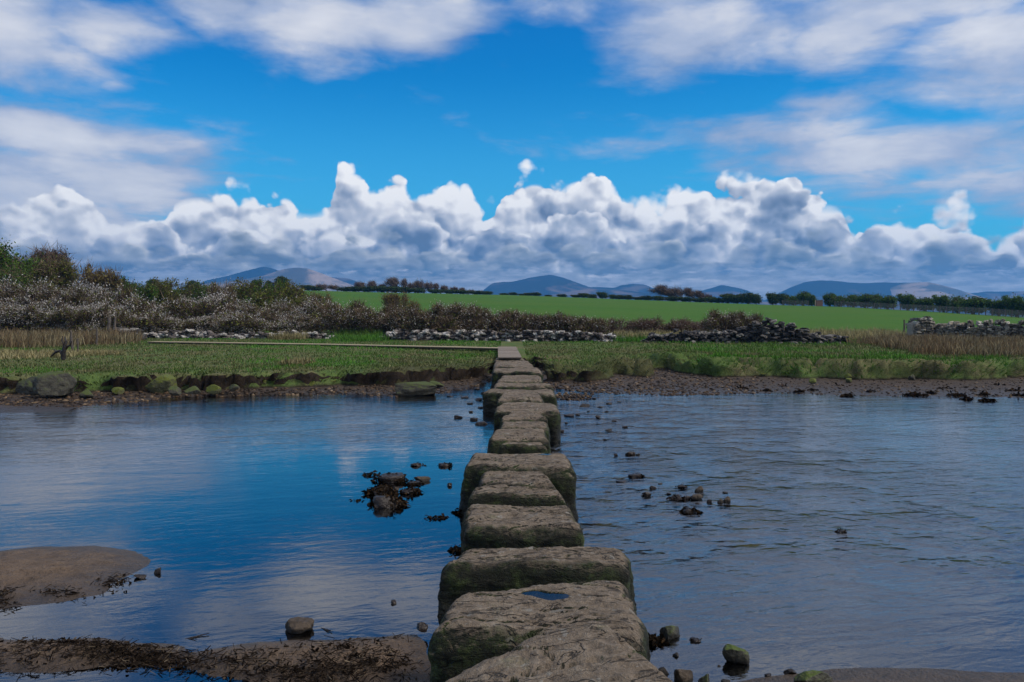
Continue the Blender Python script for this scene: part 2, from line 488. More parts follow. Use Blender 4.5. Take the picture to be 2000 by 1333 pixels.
def mat_turf():
    m, g, out = new_mat("turf")
    w = worldpos(g); x, y, z = g.sep(w); nz = normal_z(g)
    n1 = g.noise(w, 0.55, 5, 0.6); n2_ = g.noise(w, 4.2, 6, 0.7); n3 = g.noise(w, 26, 4, 0.7)
    a = g.ramp(g.mad(n3, 0.5, g.mul(n2_, 0.55)), [(0.36, (.034, .050, .015)), (0.52, (.072, .115, .030)), (0.7, (.12, .16, .045))])
    b = g.ramp(g.mad(n3, 0.5, g.mul(n2_, 0.55)), [(0.36, (.052, .048, .024)), (0.52, (.112, .106, .048)), (0.7, (.17, .15, .075))])
    c = g.mix(g.ss(0.42, 0.62, n1), a, b)
    scorch = g.mul(g.mul(g.ss(-5.5, -2.0, x), g.ss(6.2, 4.0, x)), g.ss(31.0, 27.0, g.mad(n2_, 2.0, y)))
    c = g.mix(g.mul(scorch, .8), c, g.mix(n3, (.030, .034, .012), (.075, .072, .030)))
    soil_shade = g.ramp(n2_, [(0.35, (.012, .009, .007)), (0.7, (.045, .033, .024))])
    c = g.mix(g.mul(g.ss(0.48, 0.15, g.mad(n2_, .3, g.sub(nz, .15))), g.ss(3.2, 2.0, x, .25, 1.0)), c, soil_shade)
    c = g.mix(g.ss(.20, .10, g.mad(n2_, .10, g.sub(z, .05))), c, soil_shade)  # muddy foot of the bank, also painting the shade under its lumps
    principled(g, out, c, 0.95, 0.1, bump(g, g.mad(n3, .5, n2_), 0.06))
    return m

def mat_field():
    m, g, out = new_mat("field_grass")
    w = worldpos(g); x, y, z = g.sep(w)
    n1 = g.noise(g.vscale(w, (.018, .05, .02)), 1.0, 5, 0.6); n2_ = g.noise(g.vscale(w, (.25, .9, .2)), 1.0, 5, 0.7); n3 = g.noise(w, 9, 3, .7)
    c = g.ramp(g.mad(n2_, 0.5, g.mul(n3, .5)), [(0.3, (.034, .088, .010)), (0.5, (.047, .116, .014)), (0.72, (.064, .145, .018))])
    c = g.mix(g.ss(0.38, 0.62, n1, 0, .75), c, (.062, .118, .016))
    far = g.ss(420, 900, y)
    lowland = g.ramp(g.noise(g.vscale(w, (.004, .004, .01)), 1.0, 4, .6), [(.35, (.03, .045, .02)), (.5, (.05, .075, .03)), (.65, (.09, .10, .05))])
    c = g.mix(far, c, lowland)
    principled(g, out, c, 0.95, 0.08, bump(g, n3, 0.05))
    return m

def mat_water():
    m, g, out = new_mat("water")
    w = worldpos(g); x, y, z = g.sep(w)
    # calm pool up river on the left, rippling current below the stones on the right
    patch = g.noise(g.vscale(w, (.22, .5, 1)), 1.0, 3, .55)
    left = g.ss(0.6, -0.6, x)
    calm = g.mul(left, g.ss(19.0, 10.5, g.mad(x, -0.25, g.mad(patch, 4.0, g.sub(y, 2.0)))))
    amp = g.mul(g.mad(calm, -0.86, 1.0), g.mad(patch, 1.2, 0.10))
    nearright = g.mul(g.ss(0.2, 1.0, x), g.ss(6.6, 5.2, g.mad(patch, 1.2, y)))
    amp = g.mul(amp, g.mad(nearright, -0.60, 1.0))
    riff = g.mul(g.mul(g.ss(.2, .8, x), g.ss(7.5, 2.5, x)), g.mul(g.ss(5.6, 7.5, y), g.ss(24.0, 18.0, y)))
    amp = g.mul(amp, g.mad(g.mul(riff, g.ss(.40, .62, g.noise(w, 1.3, 3, .6))), 1.6, 1.0))
    rot = g.n.new("ShaderNodeVectorRotate"); rot.rotation_type = 'Z_AXIS'; g.put(rot.inputs["Vector"], w); rot.inputs["Angle"].default_value = R(-14)
    rw = rot.outputs[0]
    a1 = g.noise(g.vscale(rw, (.9, 2.6, 1)), 1.0, 3, .5, .5)
    a2 = g.noise(g.vscale(rw, (3.6, 9.5, 1)), 1.0, 3, .55, .7)
    a3 = g.noise(g.vscale(w, (13, 27, 1)), 1.0, 3, .6, .5)
    h = g.mad(a1, 0.030, g.mad(a2, 0.0165, g.mul(a3, 0.0034)))
    h = g.mul(h, amp)
    nrm = bump(g, h, 1.0, 1.0)
    fr = g.n.new("ShaderNodeFresnel"); fr.inputs["IOR"].default_value = 2.45; g.put(fr.inputs["Normal"], nrm)
    gl = g.n.new("ShaderNodeBsdfGlossy"); gl.inputs["Roughness"].default_value = 0.03; g.put(gl.inputs["Normal"], nrm)
    gl.inputs["Color"].default_value = (1, 1, 1, 1)
    tr = g.n.new("ShaderNodeBsdfTransparent"); tr.inputs["Color"].default_value = (.60, .56, .50, 1)
    mx = g.n.new("ShaderNodeMixShader")
    g.l.new(fr.outputs[0], mx.inputs[0]); g.l.new(tr.outputs[0], mx.inputs[1]); g.l.new(gl.outputs[0], mx.inputs[2])
    g.l.new(mx.outputs[0], out.inputs["Surface"])
    return m

def mat_simple(name, stops, sc=20, rough=0.8, bumpd=0.01, stretch=(1, 1, 1)):
    m, g, out = new_mat(name)
    n1 = g.noise(g.vscale(coords(g), stretch), sc, 5, .65)
    principled(g, out, g.ramp(n1, stops), rough, 0.2, bump(g, n1, bumpd))
    return m

def mat_island(name, stops, rough=0.85, sc=14, bumpd=0.02, lichen=None):
    m, g, out = new_mat(name)
    p = coords(g)
    n1 = g.noise(p, sc, 5, .65)
    c = g.ramp(island(g), stops)
    c = g.mix(0.75, c, g.ramp(n1, [(.3, (.35, .35, .35)), (.7, (1.25, 1.22, 1.18))]), 'MULTIPLY')
    if lichen: c = g.mix(g.ss(.58, .66, g.noise(p, 2.3, 4, .6)), c, lichen)
    principled(g, out, c, rough, 0.2, bump(g, n1, bumpd))
    return m

MAT = {}
MAT["stepping"] = mat_stepping()
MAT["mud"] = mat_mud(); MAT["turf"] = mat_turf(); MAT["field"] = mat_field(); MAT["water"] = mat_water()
MAT["mossrock"] = mat_rock("mossy_rock", (0.022, 0.020, 0.015), (0.081, 0.074, 0.055), .42)
MAT["greenrock"] = mat_rock("green_algae_rock", (0.046, 0.046, 0.023), (0.121, 0.119, 0.062), .85, (0.107, 0.124, 0.015))
MAT["brownrock"] = mat_rock("brown_rock", (0.025, 0.018, 0.012), (0.093, 0.067, 0.045), 0, wetz=.05)
MAT["darkrock"] = mat_rock("dark_wet_rock", (0.008, 0.005, 0.004), (0.033, 0.024, 0.019), 0, rough=.4)
MAT["mossyriver"] = mat_rock("mossy_river_rock", (0.015, 0.014, 0.010), (0.059, 0.053, 0.035), .35, (0.070, 0.100, 0.008), .6, wetz=.05)
MAT["drystone"] = mat_island("dry_stone", [(0, (.034, .028, .027)), (.30, (.085, .072, .066)), (.50, (.155, .130, .115)), (.66, (.30, .27, .24)), (1, (.52, .49, .45))])
MAT["drystone_dark"] = mat_island("dark_dry_stone", [(0, (.030, .027, .027)), (.5, (.078, .070, .066)), (.85, (.155, .140, .125)), (1, (.30, .28, .25))])
MAT["drystone_grey"] = mat_island("grey_dry_stone", [(0, (0.074, 0.066, 0.057)), (.5, (0.176, 0.158, 0.130)), (.85, (0.324, 0.297, 0.247)), (1, (0.540, 0.499, 0.429))], lichen=(0.270, 0.230, 0.169))
MAT["pebbles"] = mat_island("shingle_pebbles", [(0, (0.014, 0.009, 0.006)), (.45, (0.041, 0.026, 0.016)), (.75, (0.088, 0.053, 0.030)), (.93, (0.139, 0.090, 0.044)), (1, (0.249, 0.181, 0.119))], rough=.6)
MAT["wood"] = mat_simple("weathered_boards", [(.3, (.15, .118, .090)), (.7, (.30, .245, .195))], 6, .85, .01, (1, 9, 9))
MAT["woodlight"] = mat_simple("pale_boards", [(.3, (0.243, 0.189, 0.115)), (.7, (0.414, 0.339, 0.221))], 6, .85, .01, (9, 1, 9))
MAT["post"] = mat_simple("old_post_wood", [(.3, (.045, .036, .030)), (.7, (.15, .125, .105))], 9, .9, .01, (4, 4, 1))
MAT["weed"] = leafy("seaweed", [(0, (.006, .005, .004)), (.6, (.018, .013, .009)), (1, (.045, .027, .014))], .1)
MAT["debris"] = leafy("reed_debris", [(0, (.008, .006, .005)), (.7, (.022, .016, .012)), (.94, (.050, .036, .025)), (1, (.16, .125, .085))], 0.0)
MAT["turfblades"] = leafy("salt_marsh_grass", [(0, (0.041, 0.070, 0.016)), (.5, (0.076, 0.125, 0.031)), (.85, (0.119, 0.166, 0.048)), (1, (0.238, 0.226, 0.115))], .25, pos_sc=.45,
                          pos_stops=[(0, (0.060, 0.062, 0.023)), (.6, (0.125, 0.125, 0.053)), (1, (0.238, 0.209, 0.110))])
MAT["greenblades"] = leafy("fresh_grass", [(0, (0.032, 0.093, 0.012)), (.5, (0.060, 0.173, 0.021)), (1, (0.114, 0.260, 0.040))], .25, pos_sc=.4,
                           pos_stops=[(0, (0.042, 0.087, 0.016)), (1, (0.114, 0.180, 0.047))])
MAT["reed"] = leafy("dry_reed", [(0, (0.083, 0.061, 0.034)), (.5, (0.181, 0.141, 0.080)), (1, (0.330, 0.284, 0.165))], .2, pos_sc=.5,
                    pos_stops=[(0, (0.099, 0.057, 0.032)), (1, (0.231, 0.164, 0.091))])
MAT["straw"] = leafy("straw_grass", [(0, (0.132, 0.110, 0.051)), (.5, (0.242, 0.204, 0.094)), (1, (0.396, 0.341, 0.187))], .2)
MAT["twig"] = leafy("blackthorn_twig", [(0, (0.043, 0.028, 0.019)), (.5, (0.107, 0.077, 0.052)), (1, (0.204, 0.150, 0.097))], 0.0)
MAT["twigwarm"] = leafy("bare_twig", [(0, (0.052, 0.034, 0.023)), (.5, (0.111, 0.075, 0.052)), (1, (0.195, 0.140, 0.098))], 0.0)
MAT["fencewire"] = mat_simple("fence_wire", [(.3, (.16, .16, .155)), (.7, (.30, .30, .29))], 8, .6, .001)
MAT["bark"] = mat_simple("bark", [(.3, (.030, .024, .020)), (.7, (.095, .080, .068))], 8, .9, .03, (1, 1, .4))
MAT["blossom"] = leafy("blossom", [(0, (0.258, 0.225, 0.202)), (.5, (0.442, 0.400, 0.361)), (1, (0.699, 0.662, 0.602))], .25)
MAT["leafolive"] = leafy("olive_leaf", [(0, (0.045, 0.054, 0.012)), (.5, (0.109, 0.123, 0.025)), (1, (0.208, 0.210, 0.052))], .3)
MAT["leafgreen"] = leafy("green_leaf", [(0, (0.032, 0.057, 0.012)), (.5, (0.070, 0.123, 0.022)), (1, (0.136, 0.203, 0.042))], .3)
MAT["leafdark"] = leafy("dark_leaf", [(0, (0.021, 0.035, 0.010)), (.5, (0.046, 0.075, 0.021)), (1, (0.093, 0.130, 0.034))], .25)
MAT["leaftan"] = leafy("bronze_leaf", [(0, (0.096, 0.075, 0.023)), (.5, (0.184, 0.144, 0.047)), (1, (0.288, 0.225, 0.085))], .3)
MAT["bracken"] = leafy("bracken", [(0, (.060, .032, .024)), (.5, (.125, .075, .057)), (1, (.24, .180, .145))], .15)

# ------------------------------------------------------------------ ground: river bed, mud, sand bars
wl = [(-900,835),(-300,815),(0,808),(130,803),(160,792),(270,785),(310,777),(400,774),(520,771),(700,769),(770,773),(860,769),(925,752),(960,745),
      (1050,744),(1085,760),(1150,765),(1200,769),(1300,772),(1500,768),(1700,773),(2000,777),(2300,778),(2900,790)]
WL = [at(u, v, 0.0)[:2] for u, v in wl]
WL = [(-60, WL[0][1])] + WL + [(60, WL[-1][1]), (60, 120), (-60, 120)]
be = [(-900,782),(-300,776),(0,772),(100,768),(250,766),(420,763),(560,759),(700,753),(800,751),(900,743),(950,735),(966,722),(1050,720),(1062,732),(1090,742),(1150,744),(1192,743),
      (1202,733),(1225,737),(1275,738),(1290,733),(1262,723),(1300,722),(1360,731),(1400,737),(1480,737),(1560,741),(1700,743),(1800,741),(1900,744),(1990,739),(2080,735),(2300,738),(2900,745)]
BE = [at(u, v, 0.1)[:2] for u, v in be]
BE = [(-60, BE[0][1])] + BE + [(60, BE[-1][1]), (60, 120), (-60, 120)]
BARA = [at(u, v, 0.0)[:2] for u, v in [(-500,1095),(-100,1082),(0,1077),(60,1069),(180,1066),(255,1075),(290,1092),(284,1106),(232,1134),(198,1160),(100,1178),(0,1189),(-120,1200),(-500,1215)]]
BARB = [at(u, v, 0.0)[:2] for u, v in [(-400,1246),(0,1249),(90,1250),(160,1248),(260,1254),(335,1264),(362,1276),(420,1268),(520,1256),(640,1250),(740,1246),(825,1240),(850,1300),(830,1372),(700,1352),(560,1336),(470,1328),(410,1318),(372,1300),(330,1290),(280,1292),(190,1300),(110,1314),(0,1309),(-400,1316)]]
BARC = [at(u, v, 0.0)[:2] for u, v in [(1330,1340),(1440,1335),(1545,1318),(1620,1310),(1750,1307),(1900,1311),(2050,1317),(2500,1325),(2500,2400),(1330,2400)]]

def bed_height(x, y):
    nz = n2(x, y, 0.9, 4, 3); nf = n2(x, y, 3.7, 4, 8); nff = n2(x, y, 13, 3, 21)
    sw = sdpoly(x + 0.35 * nz, y + 0.30 * nf, WL)
    sb = sdpoly(x, y, BE)
    land = 0.10 * np.clip(sw / np.maximum(sw - sb, 0.05), 0, 1)
    land = np.where(sb > 0, 0.10, land) + 0.030 * nf * sstep(-.1, .5, sw) + 0.016 * nff * sstep(-.1, .5, sw)
    sea = np.maximum(0.10 * sw, -0.34) + 0.05 * nf * sstep(0, -1.0, sw)
    z = np.where(sw > 0, land, sea)
    for poly, amp, soft in ((BARA, 0.105, 0.55), (BARB, 0.085, 0.20), (BARC, 0.07, 0.5)):
        s = sdpoly(x + 0.07 * nz + 0.03 * nf, y + 0.05 * nf + .02 * nff, poly)
        zb = np.where(s > 0, amp * (1 - np.exp(-np.maximum(s, 0) / soft)) + (0.030 * nf + 0.020 * nff) * sstep(0, .35, s), np.maximum(s * 0.085, -0.36))
        z = np.maximum(z, zb)
    return z

gx = np.unique(np.concatenate([np.linspace(-70, -20, 60), np.arange(-20, 20, 0.085), np.linspace(20, 70, 60)]))
gy = np.unique(np.concatenate([np.linspace(-12, 1.2, 12), np.arange(1.2, 8.5, 0.045), np.arange(8.5, 33.0, 0.11)]))
X, Y = np.meshgrid(gx, gy, indexing="ij")
Z = bed_height(X, Y)
o = obj("mud_ground", np.stack([X, Y, Z], -1).reshape(-1, 3), gridfaces(len(gx), len(gy)), MAT["mud"])
tag(o, kind="structure")
BEDX, BEDY, BEDZ = gx, gy, Z
def ground_z(x, y):
    i = int(np.clip(np.searchsorted(BEDX, x), 1, len(BEDX) - 1)); j = int(np.clip(np.searchsorted(BEDY, y), 1, len(BEDY) - 1))
    return float(BEDZ[i, j])

# river surface
o = obj("river_water", [(-70, -12, 0), (70, -12, 0), (70, 31, 0), (-70, 31, 0)], np.array([[0, 1, 2, 3]]), MAT["water"])
tag(o, kind="structure")

# ------------------------------------------------------------------ salt marsh turf with its broken edge
def turf_s(x, y):
    lobe = n2(x, y, 0.55, 3, 31); l2 = n2(x, y, 1.6, 3, 37)
    return sdpoly(x + 0.42 * lobe, y + 0.48 * lobe + 0.22 * l2, BE)
def turf_w(x, y, right):
    drape = sstep(-.08, .38, n2(x, y, .52, 3, 57) + .25 * n2(x, y, 1.8, 2, 58))
    return (0.17 + 0.85 * drape) * (1 - right) + (.36 + .45 * drape) * right
def turf_height(x, y, s=None):
    if s is None: s = turf_s(x, y)
    humm = n2(x, y, 0.88, 2, 41); h2 = n2(x, y, 2.2, 3, 43); h3 = n2(x, y, 6.5, 2, 47)
    right = sstep(2.2, 3.4, x)
    wdt = turf_w(x, y, right)
    base = 0.02 + 0.45 * sstep(-0.02, 1.0, s / wdt) + 0.10 * sstep(2.0, 12.0, s)
    crease = np.minimum(np.abs(humm) * 3.2, 1.0)
    lump = (0.09 + 0.30 * right) * (crease - .42) * sstep(0, .4, s) * (1 - sstep(.7, 3.2, s))
    lobe = sstep(0.9, 1.9, x) * sstep(5.8, 4.6, x) * sstep(2.3, 1.2, s)           # the low brown shelf right of the stones
    base = base - 0.18 * lobe * sstep(0, .4, s)
    lump = lump + 0.20 * (np.minimum(np.abs(h2) * 2.6, 1) - .5) * lobe * sstep(.05, .5, s)
    z = base + lump + 0.034 * h2 * sstep(0, .4, s) + 0.018 * h3 * sstep(0, .4, s)
    z = z - 0.02 * sstep(50, 56, y)
    return z
TSTEP = 0.10
tx = np.arange(-39, 39.01, TSTEP); ty = np.arange(19.0, 60.0, TSTEP)
X, Y = np.meshgrid(tx, ty, indexing="ij")
S = turf_s(X, Y); Z = turf_height(X, Y, S)
TZ = Z; TS = S; TW = turf_w(X, Y, sstep(2.2, 3.4, X))
# overhang: the lip of the turf leans out over the undercut face
gxS, gyS = np.gradient(S, TSTEP, TSTEP)
lip = sstep(0.24, 0.44, Z) * sstep(1.0, 0.2, S) * (0.26 + 0.28 * n2(X, Y, .8, 3, 51)) * (1 - .6 * sstep(2.2, 3.4, X))
PX = X - gxS * lip; PY = Y - gyS * lip
V = np.stack([PX, PY, Z], -1).reshape(-1, 3)
Fc = gridfaces(len(tx), len(ty))
Fc = Fc[(S.reshape(-1)[Fc].max(1) > -0.12)]
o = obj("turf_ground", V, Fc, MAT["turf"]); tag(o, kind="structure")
def turf_z(x, y):
    i = int(np.clip(round((x + 39) / TSTEP), 0, len(tx) - 1)); j = int(np.clip(round((y - 19.0) / TSTEP), 0, len(ty) - 1))
    return float(TZ[i, j])

# ------------------------------------------------------------------ field and far land, one sheet to the mountains
cu = np.array([-1400,-200, 300, 600, 1000, 1300, 1500, 1650, 1800, 2000, 2300, 3400], float)
cd = np.array([230, 230, 235, 240, 230, 205, 175, 152, 132, 112, 100, 92], float)
cv = np.array([566, 566, 566, 568, 577, 588, 596, 600, 608, 621, 632, 645], float)
def crest(u):
    d = np.interp(u, cu, cd); v = np.interp(u, cu, cv)
    return d, CAMZ + (HOR - v) / F * d * 1.0
def field_z(x, y):
    u = 1000 + F * x / np.maximum(y, 1)
    dc, zc = crest(u)
    t = np.clip((y - 55) / np.maximum(dc - 55, 10), 0, 1)
    z = 0.56 + (zc - 0.56) * (1.25 * t - 0.25 * t * t)
    # the crest rounds over and the land drops behind it
    over = np.maximum(y - dc, 0)
    z = z - np.minimum(over * 0.03 + 0.0006 * over ** 2, 0) - np.minimum(0.035 * over * sstep(0, 60, over), 12)
    z = np.maximum(z, -7.0) - 0.07 * sstep(59, 54, y) + 0.10 * n2(x, y, 0.05, 3, 61) * sstep(60, 80, y) * sstep(500, 200, y)
    return z
ug = np.linspace(-1600, 3600, 320); dg = np.concatenate([np.arange(52, 70, 1.0), np.geomspace(70, 300, 110), np.geomspace(310, 5200, 40)])
U, D = np.meshgrid(ug, dg, indexing="ij")
X = (U - 1000) / F * D
o = obj("field_ground", np.stack([X, D, field_z(X, D)], -1).reshape(-1, 3), gridfaces(len(ug), len(dg)), MAT["field"])
tag(o, kind="structure")
def fz(x, y): return float(field_z(np.array([x]), np.array([y]))[0])
# ------------------------------------------------------------------ stones
def cube_grid(n):
    """welded surface grid of a cube [-1,1]^3"""
    a = np.linspace(-1, 1, n)
    A_, B_ = np.meshgrid(a, a, indexing="ij"); one = np.ones_like(A_)
    vs, fs, k = [], [], 0
    f = gridfaces(n, n)
    for ax in range(3):
        for sg in (1, -1):
            q = [None] * 3
            q[ax] = one * sg; q[(ax + 1) % 3] = A_; q[(ax + 2) % 3] = B_
            vs.append(np.stack(q, -1).reshape(-1, 3))
            fs.append((f if sg > 0 else f[:, ::-1]) + k); k += n * n
    v = np.concatenate(vs); f = np.concatenate(fs)
    key = np.round(v * 1e4).astype(np.int64)
    _, idx, inv = np.unique(key, axis=0, return_index=True, return_inverse=True)
    return v[idx], inv.reshape(-1)[f]

_cg = {}
def cgrid(n):
    if n not in _cg: _cg[n] = cube_grid(n)
    return _cg[n]

def rounded(v, k):
    return v / (np.sum(np.abs(v) ** k, 1, keepdims=True) ** (1.0 / k))

def rock(seed, dims, n=12, k=3.0, rough=0.22, facets=5):
    v, f = cgrid(n)
    q = rounded(v, k)
    r = np.random.default_rng(seed)
    q = q * (1 + rough * fbm(q * 1.1 + seed * 3.3, 3, seed)[:, None])
    for _ in range(facets):                      # chop a few flat faces
        d = r.normal(size=3); d /= np.linalg.norm(d); lim = r.uniform(.45, .85)
        h = q @ d
        q = q - np.maximum(h - lim, 0)[:, None] * d * 0.85
    q = q + 0.05 * np.stack([fbm(q * 4 + 9 * i + seed, 3, seed + i) for i in range(3)], -1)
    return q * np.array(dims), f

STONES = [  # label, top corners (front left, front right, back right, back left) in the photo, top height, foot height, spread of the foot, seed
 ("nearest stepping stone, broad and brown with its front cut off by the picture edge", None, .66, -.35, .20, 1),
 ("second nearest stepping stone, holding a blue puddle in its flat top", [(826,1224),(1268,1243),(1230,1117),(888,1154)], .555, -.35, .05, 2),
 ("widest stepping stone, third from the front, thick green moss along its front face", [(860,1098),(1238,1102),(1226,1062),(900,1064)], .45, -.35, .05, 3),
 ("fourth stepping stone from the front with a bright green patch in its front moss", [(902,1022),(1142,1030),(1118,981),(912,980)], .51, -.35, .07, 4),
 ("thin pale stepping stone, fifth from the front, with a grey front face", [(914,963),(1110,967),(1092,948),(922,945)], .46, -.35, .10, 5),
 ("low stepping stone with a rounded back edge, just in front of the big block", [(932,938),(1095,948),(1058,911),(944,906)], .49, -.35, .10, 6),
 ("big blocky stepping stone with flared foot and a small white puddle on top", [(903,905),(1126,912),(1106,881),(918,881)], .55, -.35, .17, 7),
 ("narrow low stepping stone tucked right behind the big block", [(972,869),(1072,871),(1060,861),(985,862)], .49, -.35, .08, 8),
 ("mossy square stepping stone, second behind the big block", [(953,856),(1076,854),(1067,835),(965,836)], .50, -.35, .10, 9),
 ("stepping stone with a tiny puddle, third behind the big block", [(973,834),(1074,833),(1068,821),(978,821)], .50, -.35, .10, 10),
 ("stepping stone with a rounded top, fourth behind the big block", [(972,815),(1072,813),(1048,800),(1000,800)], .52, -.35, .10, 11),
 ("wide stepping stone with a tall dark right side midway over the river", [(960,799),(1094,803),(1084,784),(982,785)], .52, -.35, .08, 12),
 ("small round-fronted stepping stone with dark green moss, past the middle", [(969,778),(1064,777),(1052,763),(984,763)], .50, -.35, .08, 13),
 ("wide stepping stone with a tall smooth dark left side, past the middle", [(945,765),(1091,769),(1082,759),(950,759)], .45, -.35, .03, 14),
 ("flat stepping stone, sixth from the boardwalk, green along its left edge", [(960,753),(1080,753),(1070,746),(968,746)], .50, -.30, .06, 15),
 ("small stepping stone by the far shingle with yellow-green moss on its left", [(968,745),(1062,741),(1056,732),(978,733)], .50, -.30, .06, 16),
 ("wide stepping stone with a dark left end beside the turf bank", [(960,723),(1060,725),(1052,717),(962,717)], .55, -.25, .06, 17),
 ("rough stepping stone, second before the boardwalk", [(962,713),(1046,716),(1032,704),(966,704)], .60, -.2, .05, 18),
 ("small flat stepping stone at the foot of the boardwalk", [(966,702),(1028,702),(1021,697),(970,697)], .60, -.1, .05, 19),
]
STONE_TOP = {}
def stepping_stone(label, corners, zt, zb, spread, seed, puddle=None):
    n = 96 if seed <= 4 else 64 if seed <= 9 else 44
    if corners is None:
        C4 = np.array([(-.37, 2.45), (1.04, 2.45), (.45, 3.98), (-.325, 3.60)])
    else:
        C4 = np.array([at(u, v, zt)[:2] for u, v in corners])
    v, f = cgrid(n)
    q = rounded(v, 12.0)
    a, b, c = (q[:, 0] + 1) / 2, (q[:, 1] + 1) / 2, (q[:, 2] + 1) / 2
    # wavy outline of the top
    sx = 0.05 * fbm(np.stack([a * 0 + seed * 7.1, b * 3, c * 1.5], -1), 3, seed)
    sy = 0.06 * fbm(np.stack([a * 3.5, b * 0 + seed * 3.7, c * 1.5], -1), 3, seed + 5)
    a2, b2 = a + sx, b + sy
    P = (C4[0] * ((1 - a2) * (1 - b2))[:, None] + C4[1] * (a2 * (1 - b2))[:, None] + C4[2] * (a2 * b2)[:, None] + C4[3] * ((1 - a2) * b2)[:, None])
    ctr = C4.mean(0)
    foot = (1 - c) ** 1.6
    P = ctr + (P - ctr) * np.stack([1 + spread * foot, 1 + spread * 0.55 * foot], -1)
    tilt = {1: (-.10, -.04, .03, -.13)}.get(seed, (0, 0, 0, 0))      # corner heights of a tilted top
    ztc = zt + tilt[0] * (1 - a) * (1 - b) + tilt[1] * a * (1 - b) + tilt[2] * a * b + tilt[3] * (1 - a) * b
    z = zb + (ztc - zb) * c
    p = np.stack([P[:, 0], P[:, 1], z], -1)
    amp = min(1.0, 0.55 + 0.12 * np.ptp(C4[:, 1]))
    nrm = q / np.linalg.norm(q, axis=1, keepdims=True)
    topw = sstep(0.75, 0.98, c)
    side = 1 - topw
    ps = p + seed * 11.3
    # weathered top: gentle swells, bedding ledges, fine pits
    dz = 0.050 * amp * fbm(ps * [2.2, 2.2, 1], 3, seed) + 0.020 * np.abs(fbm(ps * [5, 12, 3], 4, seed + 1)) - 0.012 + 0.010 * fbm(ps * 22, 3, seed + 2)
    crack = fbm(ps * [2.4, 6.0, 2], 3, seed + 3)
    dz -= 0.016 * np.exp(-(crack / 0.035) ** 2)
    # knocked-off front and back lips
    lipn = fbm(np.stack([p[:, 0] * 2.6, ps[:, 2] * 0 + seed, b * 0], -1), 4, seed + 4)
    dz -= topw * (0.040 + 0.045 * lipn) * (1.0 if seed < 5 else .6) * (sstep(0.13, 0.0, b) + 0.18 * sstep(0.86, 1.0, b) + 0.6 * sstep(.93, 1.0, a) + .6 * sstep(.07, 0, a))
    p[:, 2] += dz * topw
    d = 0.050 * amp * fbm(ps * [2.5, 2.5, 4.5], 4, seed + 7) + 0.022 * fbm(ps * [6, 6, 13], 4, seed + 8) + 0.008 * fbm(ps * 26, 2, seed + 9)
    p[:, :2] += (nrm * (d * side)[:, None])[:, :2]
    # where moss can hold: the flanks and a ragged rim along the front and side edges of the top
    dep = np.linalg.norm(C4[3] - C4[0]); wid = np.linalg.norm(C4[1] - C4[0])
    edge = np.minimum(np.minimum(b * dep, a * wid * 1.3), (1 - a) * wid * 1.3)
    rw = 0.055 + 0.060 * fbm(ps * 5.0, 3, seed + 12) + 0.03 * fbm(ps * 15, 2, seed + 13)
    rim = np.maximum(sstep(.90, .70, c), sstep(1.35, .55, edge / np.maximum(rw, .008)) * (0.75 if seed < 3 else 1.0))
    rim = np.where(c < .9, rim, np.minimum(rim, 1))
    loc = np.array([ctr[0], ctr[1], 0.0])
    pud = []
    for (u, vv, rx, ry, rot) in puddle or []:
        w = at(u, vv, zt - 0.01)
        ca, sa = math.cos(rot), math.sin(rot)
        dx, dy = p[:, 0] - w[0], p[:, 1] - w[1]
        e = np.hypot((dx * ca + dy * sa) / rx, (-dx * sa + dy * ca) / ry)
        m = (e < 2.2) & (topw > .8)
        lvl = float(np.median(p[m, 2])) - 0.004
        blend = sstep(2.1, 1.1, e) * (topw > .5)
        p[:, 2] = p[:, 2] * (1 - blend) + (lvl + 0.004 + (p[:, 2] - lvl) * .12) * blend
        wob = fbm(np.stack([p[:, 0] * 9, p[:, 1] * 9, p[:, 2] * 0], -1), 3, seed + 40)
        p[:, 2] -= 0.030 * sstep(1.20, .80, e + 0.75 * wob) * (topw > .5)
        pud.append((w, lvl, rx, ry, rot))
    o = obj("stepping_stone", p - loc, f, MAT["stepping"], loc=loc)
    at_ = o.data.attributes.new('rim', 'FLOAT', 'POINT')
    if len(o.data.vertices) == len(rim): at_.data.foreach_set('value', rim.astype(np.float32))
    tag(o, label, "stepping stone", "stepping stones across the river")
    for (w, lvl, rx, ry, rot) in pud:
        th = np.linspace(0, 2 * math.pi, 41)[:-1]
        ca, sa = math.cos(rot), math.sin(rot)
        ex, ey = rx * 1.45 * np.cos(th), ry * 1.45 * np.sin(th)
        top = np.stack([ex * ca - ey * sa, ex * sa + ey * ca, th * 0], -1)
        vs = np.concatenate([top, top - [0, 0, .012]])
        k = len(th); i = np.arange(k)
        me = meshdata("puddle", vs, [np.arange(k)[None], (np.arange(k)[::-1] + k)[None], np.stack([i, i + k, (i + 1) % k + k, (i + 1) % k], -1)], False)
        po = link("puddle", me, MAT["puddle"], loc=(w[0], w[1], lvl - 0.002))
        tag(po, "%s rainwater puddle in the top of the %s" % {2: ("blue sky-reflecting", "second nearest stepping stone"), 7: ("small white", "big blocky stepping stone"), 10: ("tiny pale", "third stepping stone behind the big block")}[seed], "puddle")

